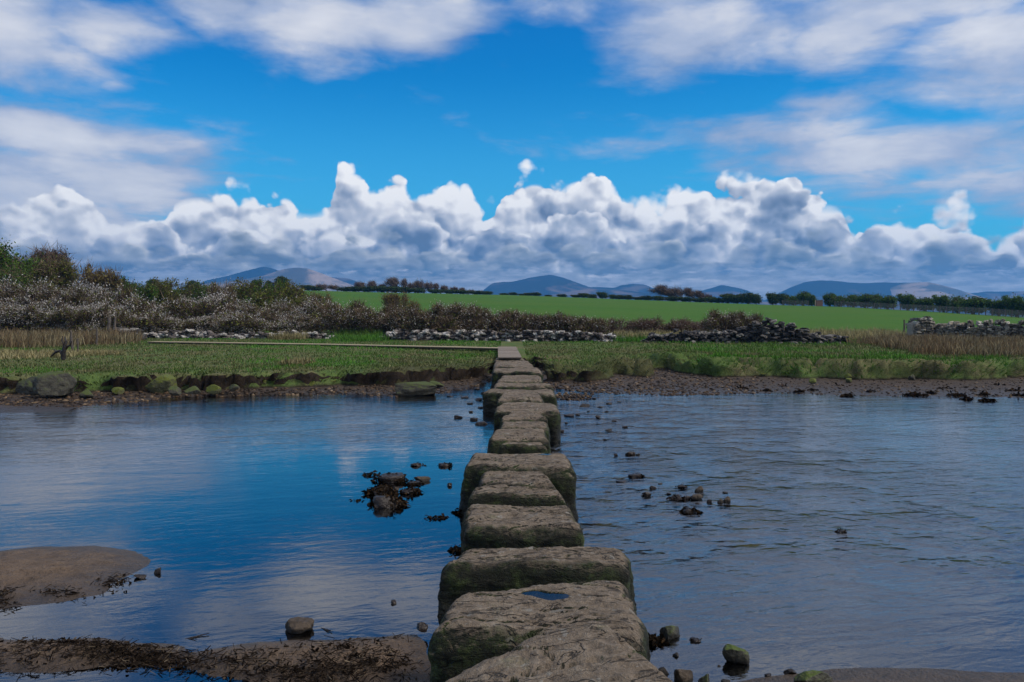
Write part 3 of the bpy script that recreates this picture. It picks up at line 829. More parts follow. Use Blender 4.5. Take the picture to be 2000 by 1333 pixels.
def mat_puddle():
    m, g, out = new_mat("rainwater")
    fr = g.n.new("ShaderNodeFresnel"); fr.inputs["IOR"].default_value = 1.45
    gl = g.n.new("ShaderNodeBsdfGlossy"); gl.inputs["Roughness"].default_value = 0.02
    tr = g.n.new("ShaderNodeBsdfTransparent"); tr.inputs["Color"].default_value = (.5, .5, .5, 1)
    mx = g.n.new("ShaderNodeMixShader")
    g.l.new(fr.outputs[0], mx.inputs[0]); g.l.new(tr.outputs[0], mx.inputs[1]); g.l.new(gl.outputs[0], mx.inputs[2])
    g.l.new(mx.outputs[0], out.inputs["Surface"])
    return m
MAT["puddle"] = mat_puddle()
PUD = {2: [(1072,1163,.120,.052,-.30)], 7: [(1066,887,.085,.055,.05)], 10: [(1012,828,.055,.05,0)]}
for (label, corners, zt, zb, sp, seed) in STONES:
    stepping_stone(label, corners, zt, zb, sp, seed, PUD.get(seed))

# ------------------------------------------------------------------ loose rocks and weed in and by the river
def frond_clump(mb, c, w, h, n, seed, L=(.05, .13)):
    r = np.random.default_rng(seed)
    for _ in range(n):
        a = r.uniform(0, 2 * math.pi); rr = math.sqrt(r.uniform(0, 1))
        x, y = c[0] + math.cos(a) * rr * w, c[1] + math.sin(a) * rr * w * .6
        z = c[2] + h * (1 - rr ** 2) * r.uniform(.55, 1.05)
        L_ = r.uniform(*L); d = r.normal(size=3); d[2] = d[2] * .45 - .15; d /= np.linalg.norm(d)
        s = np.cross(d, r.normal(size=3)); s /= np.linalg.norm(s); wd = L_ * r.uniform(.12, .26)
        p0 = np.array([x, y, z]); p1 = p0 + d * L_ * .55; p2 = p0 + d * L_ + np.array([0, 0, -L_ * .3])
        mb.add([p0 - s * wd * .4, p0 + s * wd * .4, p1 + s * wd, p1 - s * wd, p2], [[0, 1, 2, 3]])
        mb.add([p1 - s * wd, p1 + s * wd, p2], [[0, 1, 2]])

def river_rock(u, vb, wpx, hpx, mat, label, group=None, k=3.0, depth=.8, name="rock", cat="rock", weed=0, sink=.35, zg=None, seed=None, facets=5, hk=.8):
    """rock whose foot is seen at pixel (u, vb), wpx wide and hpx high in the photo"""
    seed = seed if seed is not None else int(u * 7 + vb)
    z0 = 0.0 if zg is None else zg
    w = at(u, vb, z0)
    if zg is None:
        g_ = ground_z(w[0], w[1])
        if g_ > 0.005: w = at(u, vb, g_); z0 = g_
    s = w[1] / F
    hw = wpx * s / 2; hh = hpx * s * hk
    n = 30 if wpx > 45 else 18 if wpx > 20 else 10
    hz = hh / (2 - 2 * sink) if sink < 1 else hh
    v, f = rock(seed, (hw, hw * depth, hz), n, k, .24, 9)
    r = np.random.default_rng(seed)
    loc = np.array([w[0], w[1] + hw * depth * .8, z0 + hz - 2 * hz * sink])
    o = obj(name, v, f, mat, loc=loc)
    tag(o, label, cat, group)
    if weed:
        mb = MB(); frond_clump(mb, (0, 0, -hz + 2 * hz * sink), hw * 1.15, hz * 2 * (1 - sink) * .92, weed, seed + 1, (.35 * hw, .8 * hw) if hw < .16 else (.04, .09))
        mb.build("seaweed", MAT["weed"], o)
    return o
B, DK, MR, GR, MS = MAT["brownrock"], MAT["darkrock"], MAT["mossyriver"], MAT["greenrock"], MAT["mossrock"]
rr_ = river_rock
# left pool
rr_(575,1238,62,32,B,"rounded brown boulder standing alone in the calm water near the front sand strip", depth=.7)
rr_(272,1131,27,10,DK,"flat dark stone lying in the water off the tip of the sand bar", depth=.6)
rr_(305,1121,19,14,DK,"dark upright stone just right of the flat one off the sand bar tip")
rr_(768,1180,15,7,DK,"small dark stone alone in the calm water left of the stepping stones")
rr_(823,1232,22,16,DK,"dark stone against the left foot of the second nearest stepping stone", zg=.05)
rr_(757,992,64,30,DK,"seaweed covered rock at the front of the big weedy heap in the left pool",name="weedy_rock",cat="seaweed rock",weed=330)
rr_(742,968,50,24,DK,"seaweed covered rock in the middle of the big weedy heap in the left pool",name="weedy_rock",cat="seaweed rock",weed=240)
rr_(760,944,62,18,DK,"long seaweed covered rock at the back of the big weedy heap in the left pool",name="weedy_rock",cat="seaweed rock",weed=220)
rr_(800,966,36,15,DK,"seaweed covered rock at the right end of the big weedy heap in the left pool",name="weedy_rock",cat="seaweed rock",weed=130)
rr_(774,962,13,12,B,"pale tan stone poking from the middle of the weedy heap", sink=.2)
rr_(768,982,18,18,B,"pale tan stone poking from the front of the weedy heap", sink=.2)
rr_(806,948,30,9,DK,"dark weedy stone under the flat brown slab in the left pool",name="weedy_rock",cat="seaweed rock",weed=70)
rr_(824,941,42,10,B,"flat brown slab resting at the right of the weedy heap", depth=.5)
rr_(815,911,26,7,DK,"low stone with seaweed, left one of the two behind the weedy heap",weed=40,name="weedy_rock",cat="seaweed rock")
rr_(868,912,27,9,DK,"low stone with seaweed nearest the big blocky stepping stone's left side",weed=45,name="weedy_rock",cat="seaweed rock")
rr_(877,950,11,8,DK,"small round dark stone between the weedy heap and the big block")
for (u, v, w, h, n, lab) in [(726,929,44,6,60,"floating strand of dark seaweed behind the weedy heap"),(700,979,26,3,20,"thin floating strand of seaweed at the left of the weedy heap"),(850,1013,48,4,55,"floating seaweed strand between the weedy heap and the stepping stones"),(900,1003,26,9,50,"dark seaweed around the left foot of the big blocky stepping stone"),(893,1078,22,10,45,"dark seaweed at the left foot of the fourth stepping stone")]:
    p = at(u, v, 0.0); s = p[1] / F
    mb = MB(); frond_clump(mb, (0, 0, .0), w * s / 2, h * s, n, int(u), (.03, .085)); tag(mb.build("seaweed", MAT["weed"], loc=p), lab, "seaweed")
# dark stones along the left foot of the stones
G1 = "dark stones in the shallows left of the stepping stones"
for (u, v, w, h) in [(895,817,18,8),(926,822,16,7),(940,830,24,10),(917,790,12,5),(935,783,16,6),(908,778,18,5),(946,770,14,6),(938,798,12,5),(920,806,9,4),(893,764,20,6),(930,762,14,5),(948,806,10,5),(880,776,14,4)]:
    rr_(u, v, w, h, DK, "dark stone in the shallows close left of the far stepping stones", G1)
# right side
named = [(1244,934,30,9,DK,60,"long seaweed covered stone alone in the current right of the big block"),
 (1215,943,26,5,DK,0,"flat dark slab awash right of the big blocky stepping stone"),
 (1275,955,15,8,DK,0,"small blunt dark stone in front of the seaweed covered one in the current"),
 (1333,953,20,6,DK,40,"low seaweed tuft on a stone behind the right-hand rock group"),
 (1264,971,18,12,DK,40,"round weedy stone left of the right-hand rock group"),
 (1366,962,17,15,B,0,"upright pointed brown stone at the back of the right-hand rock group"),
 (1323,978,28,12,DK,70,"weedy rock at the left of the right-hand rock group"),
 (1341,976,16,9,DK,30,"small weedy rock second from left in the right-hand rock group"),
 (1364,978,25,12,B,0,"angular brown rock in the middle of the right-hand rock group"),
 (1387,982,11,7,DK,0,"small dark stone right of the angular brown rock in the right-hand group"),
 (1407,983,14,9,B,0,"low brown stone beside the rounded tan boulder in the river"),
 (1421,982,17,14,B,0,"rounded tan boulder at the right end of the right-hand rock group"),
 (1348,1004,34,15,DK,90,"weedy rock alone in front of the right-hand rock group"),
 (1645,1042,22,8,DK,50,"weedy rock alone far out in the rippled water on the right"),
 (1203,891,9,7,DK,0,"small reddish pointed stone right of the big block, nearest it of a row of three"),
 (1232,890,20,8,DK,25,"low weedy stone, middle of the row of three right of the big block"),
 (1247,890,9,5,DK,0,"small dark stone, outermost of the row of three right of the big block")]
for (u, v, w, h, m_, weed, lab) in named:
    rr_(u, v, w, h, m_, lab, name="weedy_rock" if weed else "rock", cat="seaweed rock" if weed else "rock", weed=weed)
G2 = "dark stones in the riffle right of the stepping stones"
for (u, v, w, h) in [(1112,814,20,6),(1142,795,24,7),(1168,818,13,7),(1200,824,10,5),(1220,836,14,5),(1188,842,16,5),(1183,860,11,3),(1172,797,12,4),(1128,812,10,4),(1106,828,8,4),(1160,780,10,4),(1190,790,12,4),(1120,772,14,6),(1138,775,10,5),(1210,786,10,3),(1098,845,10,6),(1150,805,9,3),(1308,966,10,3),(1290,946,9,3),(1418,964,12,4),(1362,985,7,4),(1366,1009,5,4),(1185,805,8,3)]:
    rr_(u, v, w, h, DK, "dark stone breaking the riffle right of the stepping stones", G2)
# near right shore
rr_(1310,1250,44,34,MR,"bright moss topped rock at the water edge right of the second stepping stone", weed=0, k=2.6)
p = at(1274,1256,0.0); mb = MB(); frond_clump(mb, (0,0,0.01), .075, .035, 120, 5, (.03,.08)); tag(mb.build("seaweed", MAT["weed"], loc=p), "dark seaweed clump between the second stepping stone and the moss topped rock", "seaweed")
rr_(1360,1255,22,8,DK,"low dark stone right of the bright moss topped rock", weed=30, name="weedy_rock", cat="seaweed rock")
rr_(1441,1298,54,36,MR,"mossy boulder alone in the shallow water near the front right sand")
rr_(1322,1284,15,8,B,"small brown stone in the shallows left of the mossy boulder")
rr_(1337,1340,46,36,B,"reddish brown rock at the front edge beside the nearest stepping stone", zg=.0)
rr_(1378,1342,32,26,MR,"small mossy rock at the front edge next to the reddish brown rock", zg=.0)
rr_(1296,1318,26,16,B,"brown stone wedged against the right foot of the nearest stepping stone")
rr_(1546,1318,24,14,DK,"dark round stone at the left end of the front right sand")
rr_(1590,1345,84,34,MR,"flat moss crusted rock on the front right sand at the picture edge", depth=.5, zg=.03)
rr_(1420,1338,20,8,B,"small tan stone at the front edge between the mossy rocks")
rr_(1502,1322,14,6,DK,"tiny dark stone in the shallow water beside the front right sand")
rr_(1404,1303,8,4,DK,"tiny dark pebble just left of the mossy boulder in the shallow water")
# left bank boulders
bank = [(104,778,92,44,MS,2.4,"large dark boulder with a pointed top under the left bank"),
 (50,772,66,30,MS,2.2,"grassy hummock of rock left of the large dark boulder"),
 (310,766,66,32,GR,2.2,"mossy green boulder under the undercut part of the left bank"),
 (337,772,30,16,MS,2.6,"grey rounded stone right below the mossy green boulder"),
 (372,770,34,14,MS,2.6,"low dark stone with moss between the green boulder and the mud"),
 (510,757,20,14,GR,3,"small lime green stone on the mud under the left bank"),
 (582,753,30,22,GR,3,"lime green boulder with a dark foot in the middle of the left bank"),
 (632,753,46,16,GR,3.4,"flat lime green slab right of the lime green boulder"),
 (668,751,22,16,GR,3,"upright lime green stone leaning on the flat green slab"),
 (692,747,16,10,GR,3,"small lime green stone right of the leaning one"),
 (706,740,18,9,MS,3,"grey mossy stone tucked under the turf above the small lime green stone"),
 (724,737,30,17,MS,3.4,"dark tilted stone leaning under the turf edge on the left bank"),
 (731,748,26,14,GR,3,"lime green topped stone in front of the dark tilted stone"),
 (776,741,13,8,MS,2.6,"small grey stone alone on the mud in the middle of the left bank"),
 (815,775,96,27,MS,3,"long flat brown rock at the water edge before the left bank"),
 (165,776,30,13,MS,2.6,"low dark mossy stone right of the large dark boulder"),
 (225,770,26,12,GR,2.6,"small green stone half under the turf between the two biggest left bank boulders"),
 (415,768,34,14,GR,2.4,"rounded green hummock stone on the mud left of the lime green stones"),
 (455,764,22,11,MS,2.6,"grey mossy stone between the green hummock stone and the small lime green stone"),
 (545,756,22,12,GR,2.6,"small green stone just left of the lime green boulder with a dark foot"),
 (608,756,20,10,GR,3,"small flat green stone between the lime green boulder and the flat slab"),
 (850,758,34,12,MS,3,"low brown stone on the shingle right of the long flat rock"),
 (1590,748,17,9,GR,2.6,"small round green stone on the mud under the right bank"),
 (1660,741,18,10,GR,3,"pale lichen stone under the turf edge of the right bank"),
 (1658,748,14,9,GR,2.6,"green weedy stone on the mud just below the pale lichen stone"),
 (1783,743,15,10,MS,2.4,"dark round tussocky stone under the far right bank"),
 (1494,736,16,7,GR,2.4,"small mossy stone at the foot of the right bank's rounded tussocks")]
for (u, v, w, h, m_, k_, lab) in bank:
    rr_(u, v, w, h, m_, lab, k=k_, depth=.75, sink=.15, hk=1.15, name="boulder" if w > 40 else "rock", cat="boulder" if w > 40 else "rock")
# weed patches on the right mud flat
G3 = "dark weed clumps on the right mud flat"
for (u, v, w) in [(1655,773,22),(1785,772,46),(1818,769,24),(1870,773,36),(1922,772,16),(1842,761,20),(1775,752,30),(1980,765,30),(1990,773,22),(1590,763,12),(1560,766,14),(1530,757,12),(1715,760,12),(1885,759,18),(1950,756,30),(1900,764,10),(1700,766,9),(1640,756,14),(1495,764,16),(1450,760,20),(1890,780,16),(1930,783,24)]:
    p = at(u, v, 0.02); s = p[1] / F
    mb = MB(); frond_clump(mb, (0, 0, .0), w * s / 2, .05, int(w * 2.2), int(u + v), (.07, .19)); tag(mb.build("weed_clump", MAT["weed"], loc=p), "dark weed clump lying on the wet mud flat of the right shore", "weed clump", G3)
# ------------------------------------------------------------------ dry stone walls
def gnd(x, y):
    """ground level under the far bank and field"""
    if y < 57.5 and abs(x) < 38.5: return turf_z(x, y)
    return fz(x, y)

def wall(path, heights, thick, mat, label, seed, course=.078, tumble=.0, length=(.09, .21), cat="dry stone wall", name="dry_stone_wall", cope=None):
    """path: world points; heights: (t, h) along it. Built of separate irregular stones, one mesh"""
    r = np.random.default_rng(seed); K = 1.55
    heights = [(t, h * K) for t, h in heights]; thick *= 1.4; course *= 1.45; length = (length[0] * 1.5, length[1] * 1.5)
    path = np.array(path, float)
    seg = np.hypot(*np.diff(path[:, :2], axis=0).T); L = np.concatenate([[0], np.cumsum(seg)]); tot = L[-1]
    ht, hh = np.array(heights).T
    v0, f0 = cgrid(4)
    Vs, Fs, k = [], [], 0
    org = np.array([path[:, 0].mean(), path[:, 1].mean(), 0.0])
    def stone(s, off, z, dims, yaw, tilt, jag=.13):
        nonlocal k
        x = np.interp(s, L, path[:, 0]); y = np.interp(s, L, path[:, 1])
        j = min(max(int(np.searchsorted(L, s)) - 1, 0), len(seg) - 1)
        tx_, ty_ = (path[j + 1, :2] - path[j, :2]) / seg[j]
        q = rounded(v0, r.uniform(3.2, 7)) * (1 + jag * r.normal(size=(len(v0), 1))) * np.array(dims)
        ct, st = math.cos(tilt), math.sin(tilt)
        q = np.stack([q[:, 0] * ct - q[:, 2] * st, q[:, 1], q[:, 0] * st + q[:, 2] * ct], -1)
        a = math.atan2(ty_, tx_) + yaw; ca, sa = math.cos(a), math.sin(a)
        q = np.stack([q[:, 0] * ca - q[:, 1] * sa, q[:, 0] * sa + q[:, 1] * ca, q[:, 2]], -1)
        g0 = gnd(x, y)
        Vs.append(q + [x - ty_ * off, y + tx_ * off, g0 + z] - org); Fs.append(f0 + k); k += len(v0)
    hmax = hh.max(); z = -0.04
    while z < hmax:
        ch = course * r.uniform(.8, 1.25)
        s = r.uniform(0, .1)
        while s < tot:
            l = r.uniform(*length)
            h = np.interp(s / tot, ht, hh) * (1 + .10 * r.normal())
            if z + ch * .6 < h:
                for side in (-1, 1):
                    if side == 1 and r.random() < .35: continue
                    off = side * (thick / 2 - .14) + r.normal() * (.02 + tumble * .5)
                    stone(s + l / 2 + r.normal() * .02, off, z + ch / 2 + r.normal() * .012 + tumble * r.normal() * .15, (l * .52, thick * .28, ch * r.uniform(.46, .62)), r.normal() * (.08 + tumble), r.normal() * (.08 + tumble))
            s += l * .96
        z += ch
    # rubble core behind the faces
    for t in np.linspace(0, 1, int(tot / .12) + 2)[:-1]:
        s = t * tot + .06; h = np.interp(t, ht, hh) * .84
        if h > .12: stone(min(s, tot - .05), 0, h / 2 - .04, (.085, thick * .36, h / 2 + .02), 0, 0, .02)
    if cope:
        s = 0
        while s < tot:
            h = np.interp(s / tot, ht, hh)
            if r.random() < cope: stone(s, r.normal() * .03, h + .04, (r.uniform(.06, .12), thick * .4, r.uniform(.11, .20)), r.normal() * .2, r.normal() * .25)
            s += r.uniform(.14, .33)
    for _ in range(int(tumble * 40 * tot / 5)):   # fallen stones at the foot
        stone(r.uniform(0, tot), -thick / 2 - abs(r.normal()) * .25, r.uniform(.0, .05), (r.uniform(.07, .19), r.uniform(.07, .15), r.uniform(.06, .11)), r.uniform(0, 3), r.normal() * .3)
    return tag(obj(name, np.concatenate(Vs), np.concatenate(Fs), mat, loc=org, smooth=False), label, cat)

def P(u, v, d): p = atd(u, v, nd(d)); return (p[0], p[1])
wall([P(268,0,29.8), P(420,0,29.6), P(660,0,29.4)], [(0,.12),(.1,.26),(.3,.30),(.45,.14),(.6,.22),(.85,.30),(1,.08)], .5, MAT["drystone"], "broken low remnant of stone wall under the blossom hedge left of the boardwalk", 3, tumble=.25)
wall([P(735,0,28.6), P(850,0,28.3), P(985,0,28.0), P(1120,0,27.8), P(1222,0,27.8)], [(0,.14),(.06,.34),(.3,.36),(.5,.36),(.8,.38),(.93,.30),(1,.06)], .5, MAT["drystone"], "low tumbled stone wall with white stones straight behind the boardwalk", 4, tumble=.16)
wall([P(1255,0,27.2), P(1400,0,27.0), P(1470,0,26.8), P(1512,0,26.6), P(1560,0,26.5), P(1600,0,26.6), P(1672,0,26.6)], [(0,.10),(.05,.26),(.25,.36),(.42,.42),(.52,.62),(.60,.76),(.68,.66),(.76,.42),(.84,.28),(.93,.24),(1,.06)], .6, MAT["drystone_dark"], "collapsed dark stone wall rising to a heap on the right of the stepping stones", 5, tumble=.2)
wall([P(1822,0,28.2), P(1900,0,27.4), P(2060,0,26.6), P(2200,0,26.2)], [(0,.48),(.12,.52),(.25,.56),(.38,.66),(.6,.64),(1,.62)], .45, MAT["drystone_grey"], "grey stone wall with jagged upright cope stones on the far right", 6, course=.065, tumble=.03, length=(.07, .16), cope=.8)
wall([P(1788,0,28.0), P(1823,0,28.0)], [(0,.78),(.15,.84),(.8,.82),(1,.74)], .62, MAT["drystone_grey"], "squared stone gate pier with yellow lichen on top, ending the far right wall", 7, course=.09, length=(.12, .26), name="stone_pier", cat="wall pier")
wall([P(218,0,29.0), P(262,0,28.8)], [(0,.10),(.25,.42),(.6,.34),(1,.05)], .7, MAT["drystone_dark"], "small heap of mossy stones beside old posts on the left", 8, tumble=.2, cat="stone heap", name="stone_heap")

# ------------------------------------------------------------------ boardwalk
bw = empty("boardwalk", (0, 0, 0))
tag(bw, "narrow wooden boardwalk leading straight on from the last stepping stone", "boardwalk")
zb = .66
a0, a1 = at(996, 698, zb), at(990, 677.5, zb)
Ly = a1[1] - a0[1]
mb = MB(); r = np.random.default_rng(3); y = 0
while y < Ly:
    t = y / Ly; c = a0 * (1 - t) + a1 * t
    mb.box((c[0], c[1], zb - .018 + r.normal() * .003), (.39, .068, .018), r.normal() * .008); y += .145
mb.build("deck", MAT["wood"], bw, smooth=False)
for sx in (-.3, .3):
    m2 = MB(); m2.tube([a0 + [sx, 0, -.085], a1 + [sx, 0, -.085]], .045, 4); m2.build("bearer", MAT["wood"], bw, smooth=False)
for t in (.02, .35, .7, .98):
    for sx in (-.33, .33):
        c = a0 * (1 - t) + a1 * t; m2 = MB(); m2.box((c[0] + sx, c[1], zb - .24), (.04, .04, .22)); m2.build("support_post", MAT["post"], bw, smooth=False)
bl = empty("boardwalk", (0, 0, 0))
tag(bl, "long pale boardwalk running left across the grass towards the hedge", "boardwalk")
P0 = at(972, 680.0, zb); P1 = at(640, 672.2, zb); P2 = at(295, 667.0, zb + .02)
mb = MB(); pts = [a1 + [0.3, .05, 0], P0, P1, P2]; pl = np.array([P0 + [.62, .1, 0], P1, P2])
seg = np.hypot(*np.diff(pl[:, :2], axis=0).T); L = np.concatenate([[0], np.cumsum(seg)])
s = 0
while s < L[-1]:
    x, y, z = (np.interp(s, L, pl[:, i]) for i in range(3)); j = 0 if s < L[1] else 1
    d = pl[j + 1] - pl[j]; mb.box((x, y, z - .02), (.068, .33, .016), math.atan2(d[1], d[0]) + r.normal() * .006); s += .143
mb.build("deck", MAT["woodlight"], bl, smooth=False)
for off in (-.27, .27):
    m2 = MB(); m2.tube(pl + [0, off, -.066], .034, 4); m2.build("bearer", MAT["post"], bl, smooth=False)
s = .3
while s < L[-1]:
    x, y, z = (np.interp(s, L, pl[:, i]) for i in range(3))
    m2 = MB()
    for off in (-.27, .27): m2.box((x, y + off, z - .26), (.04, .04, .20))
    m2.build("support_post", MAT["post"], bl, smooth=False); s += 1.6

# ------------------------------------------------------------------ posts and driftwood
def post(u, vb, vt, wpx, lean, label, name="fence_post", cat="fence post", z=None, group=None):
    p = None; d = 38.0
    for _ in range(6):
        zz = gnd(atd(u, vb, d)[0], d) if z is None else z
        p = at(u, vb, zz); d = p[1]
    h = (vb - vt) * d / F; rr = wpx * d / F / 2
    n = 9; t = np.linspace(0, 1, n); rg = np.random.default_rng(int(u))
    pts = np.stack([lean * h * t + rg.normal(size=n) * rr * .15, rg.normal(size=n) * rr * .15, -.15 + (h + .15) * t], -1)
    mb = MB(); mb.tube(pts, rr * (1.05 - .2 * t) * (1 + .08 * rg.normal(size=n)), 7)
    return tag(mb.build(name, MAT["post"], loc=p), label, cat, group)
post(143,689,645,5,-.10,"leaning old fence post standing alone in the left marsh grass")
post(152,688,662,4,.02,"short thin fence stake right of the leaning post")
post(188,675,640,4.5,.06,"upright old fence post in front of the dry reeds on the left")
post(213,662,621,7,.02,"thick grey gate post against the blossom hedge on the left")
post(224,661,620,5,.03,"thin gate post right of the thick grey one by the stone heap")
post(1766,649,625,4,0,"pale fence post on the grass slope left of the stone pier")
post(1531,640,631,3.5,0,"pale post end sticking up behind the collapsed dark wall")
p = None; d = 33
for _ in range(5): p = at(124, 703, gnd(atd(124, 703, d)[0], d)); d = p[1]
mb = MB(); s = d / F
mb.tube(np.array([(0,0,-.1),(0,0,.10),(.02,0,.26),(.05,.02,.40),(.03,.02,.52)]), [.055,.05,.042,.03,.012], 6)
mb.tube(np.array([(0,0,.10),(-.08,0,.20),(-.17,0,.17),(-.27,-.02,.07)]), [.04,.036,.03,.018], 6)
mb.tube(np.array([(.01,0,.2),(.09,.02,.30),(.16,0,.33),(.19,0,.42)]), [.03,.026,.02,.01], 5)
mb.tube(np.array([(.03,0,.33),(-.03,0,.44),(-.02,.02,.53)]), [.022,.018,.008], 5)
mb.tube(np.array([(-.17,0,.17),(-.22,.02,.24)]), [.02,.008], 5)
ds_ = mb.build("driftwood_stump", MAT["darkrock"], loc=p); ds_.scale = (1.5, 1.5, 1.5)
tag(ds_, "twisted dark driftwood stump standing in the left marsh grass", "driftwood")

# ------------------------------------------------------------------ blades, debris, shingle (uncountable)
def blades(name, pts, h, w, mat, lean=None, leanamp=.35, tri=1, seed=0, curl=True):
    """pts (n,3); h, w per blade; each blade a bent two-piece leaf"""
    r = np.random.default_rng(seed); n = len(pts)
    h = np.broadcast_to(h, (n,)) * r.uniform(.6, 1.3, n) * (1 + .55 * n2(pts[:, 0], pts[:, 1], 1.1, 3, seed + 90)); w = np.broadcast_to(w, (n,)) * r.uniform(.7, 1.3, n)
    a = r.uniform(0, 2 * math.pi, n)
    d = np.stack([np.cos(a), np.sin(a)], -1) * (leanamp * np.abs(r.normal(size=n)))[:, None]
    if lean is not None: d = d + lean
    s = np.stack([-np.sin(a + r.uniform(-1, 1, n)), np.cos(a), np.zeros(n)], -1)
    base = pts; dz = np.stack([d[:, 0], d[:, 1], np.ones(n)], -1)
    dz /= np.linalg.norm(dz, axis=1, keepdims=True)
    mid = base + dz * (h * .55)[:, None]
    tip = mid + (dz + np.concatenate([d * .9, np.full((n, 1), -.15)], 1)) * (h * .45)[:, None]
    hw = (w * .5)[:, None]
    V = np.stack([base - s * hw, base + s * hw, mid + s * hw * .8, mid - s * hw * .8, tip], 1).reshape(-1, 3)
    k = np.arange(n)[:, None] * 5
    o = obj(name, V, [k + np.array([[0, 1, 2, 3]]), k + np.array([[3, 2, 4]])], mat, smooth=False)
    return tag(o, kind="stuff")

def scatter_turf(n, seed, ylo=19.5, yhi=56.0, edge_bias=.4):
    """random points on the turf, denser at its near edge"""
    r = np.random.default_rng(seed)
    i = r.integers(0, len(tx), n * 3); j = r.integers(0, len(ty), n * 3)
    s = TS[i, j]
    keep = (s > TW[i, j] * np.where(TW[i, j] > .35, .12, .8)) & (ty[j] < yhi) & (np.abs(tx[i]) < .70 * ty[j] + 1)
    pr = np.clip(1.0 - (1 - edge_bias) * np.clip(s / 8.0, 0, 1), 0, 1)
    keep &= r.random(n * 3) < pr
    i, j = i[keep][:n], j[keep][:n]
    jx = r.uniform(-.05, .05, len(i)); jy = r.uniform(-.05, .05, len(i))
    x, y = PX[i, j] + jx, PY[i, j] + jy
    return x, y, TZ[i, j], TS[i, j], np.stack([gxS[i, j], gyS[i, j]], -1)
x, y, z, s_, gr = scatter_turf(190000, 71)
out = -gr * (sstep(.80, .10, s_) * 1.8)[:, None]
g1 = n2(x, y, .36, 3, 81); fresh = (g1 + .28 * sstep(5, 10, x) + .12 * sstep(34, 44, y) + .06 * np.random.default_rng(1).normal(size=len(x))) > .12
nb_ = (z < .17 + .05 * n2(x, y, 1.4, 2, 99)) | (np.abs(x - .0) < .55) & (y > 25)  # no blades low down, so the foot's painted shade shows
fresh &= ~((x > -4.5) & (x < 5.4) & (y < 28.5))
h_ = .085 + .045 * sstep(4.5, 9, x) + .06 * sstep(.7, .1, s_)
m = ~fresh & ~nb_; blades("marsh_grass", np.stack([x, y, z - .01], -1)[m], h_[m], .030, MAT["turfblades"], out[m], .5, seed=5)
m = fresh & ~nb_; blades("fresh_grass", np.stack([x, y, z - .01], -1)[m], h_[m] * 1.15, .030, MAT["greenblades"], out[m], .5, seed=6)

def region_points(poly, n, seed, density=None):
    poly = np.asarray(poly); r = np.random.default_rng(seed)
    lo, hi = poly.min(0), poly.max(0); out_ = []
    while sum(map(len, out_)) < n:
        q = r.uniform(lo, hi, (n * 2, 2)); q = q[sdpoly(q[:, 0], q[:, 1], poly) + 1.1 * n2(q[:, 0], q[:, 1], .8, 3, seed) > .15 * r.random(len(q))]
        if density is not None: q = q[r.random(len(q)) < density(q)]
        out_.append(q)
    q = np.concatenate(out_)[:n]
    z = np.array([gnd(a, b) for a, b in q])
    return np.column_stack([q, z - .02])
def pxpoly(L_): return [atd(u, 0, nd(d))[:2] for u, d in L_]
# dry reeds: left patch behind the marsh, right slope
lp = [(-250,24.2),(60,24.0),(150,25.0),(255,26.5),(268,29.0),(200,29.8),(-250,30)]
blades("dry_reeds", region_points(pxpoly(lp), 12000, 5), .62, .032, MAT["reed"], np.array([.10, 0]), .28, seed=8)
rp = [(1690,26.0),(1760,24.0),(1800,22.4),(1880,21.9),(2000,20.8),(2300,20.5),(2300,26.0),(1960,26.4),(1800,27.4),(1720,27.6)]
blades("dry_reeds", region_points(pxpoly(rp), 20000, 6), .46, .032, MAT["reed"], np.array([.06, 0]), .30, seed=9)
fp = [(-200,20.6),(60,20.4),(130,21.2),(215,21.6),(200,22.6),(-200,22.0)]
blades("straw_grass", region_points(pxpoly(fp), 4500, 7), .22, .026, MAT["straw"], None, .5, seed=10)
for k, (L_, n_, h_) in enumerate([([(535,28.8),(590,28.6),(600,29.6),(530,29.6)],500,.38),([(560,19.2),(600,19.2),(600,19.9),(560,19.9)],260,.16),([(1200,28.6),(1240,27.9),(1320,28.4),(1400,28.4),(1500,29),(1200,30)],2600,.32),
      ([(1560,28.4),(1700,28.2),(1760,27.6),(1790,29.5),(1740,32.2),(1560,32)],3600,.36),([(640,29.8),(740,29.4),(740,30.6),(640,30.6)],900,.40),([(930,29.3),(980,29.3),(980,29.9),(930,29.9)],300,.34),([(1040,29.2),(1150,29.2),(1150,29.8),(1040,29.8)],500,.3)]):
    blades("straw_grass", region_points(pxpoly(L_), int(n_ * 1.4), 20 + k), h_ * 1.5, .030, MAT["straw"] if k not in (4,) else MAT["greenblades"], None, .45, seed=30 + k)
gp = [(640,27.6),(745,27.4),(745,30.4),(640,30.4)]
blades("fresh_grass", region_points(pxpoly(gp), 3600, 40), .32, .03, MAT["greenblades"], None, .45, seed=41)
blades("fresh_grass", region_points(pxpoly([(1195,27.2),(1265,27.0),(1330,28.0),(1330,29.6),(1195,30)]), 3600, 42), .34, .03, MAT["greenblades"], None, .45, seed=43)

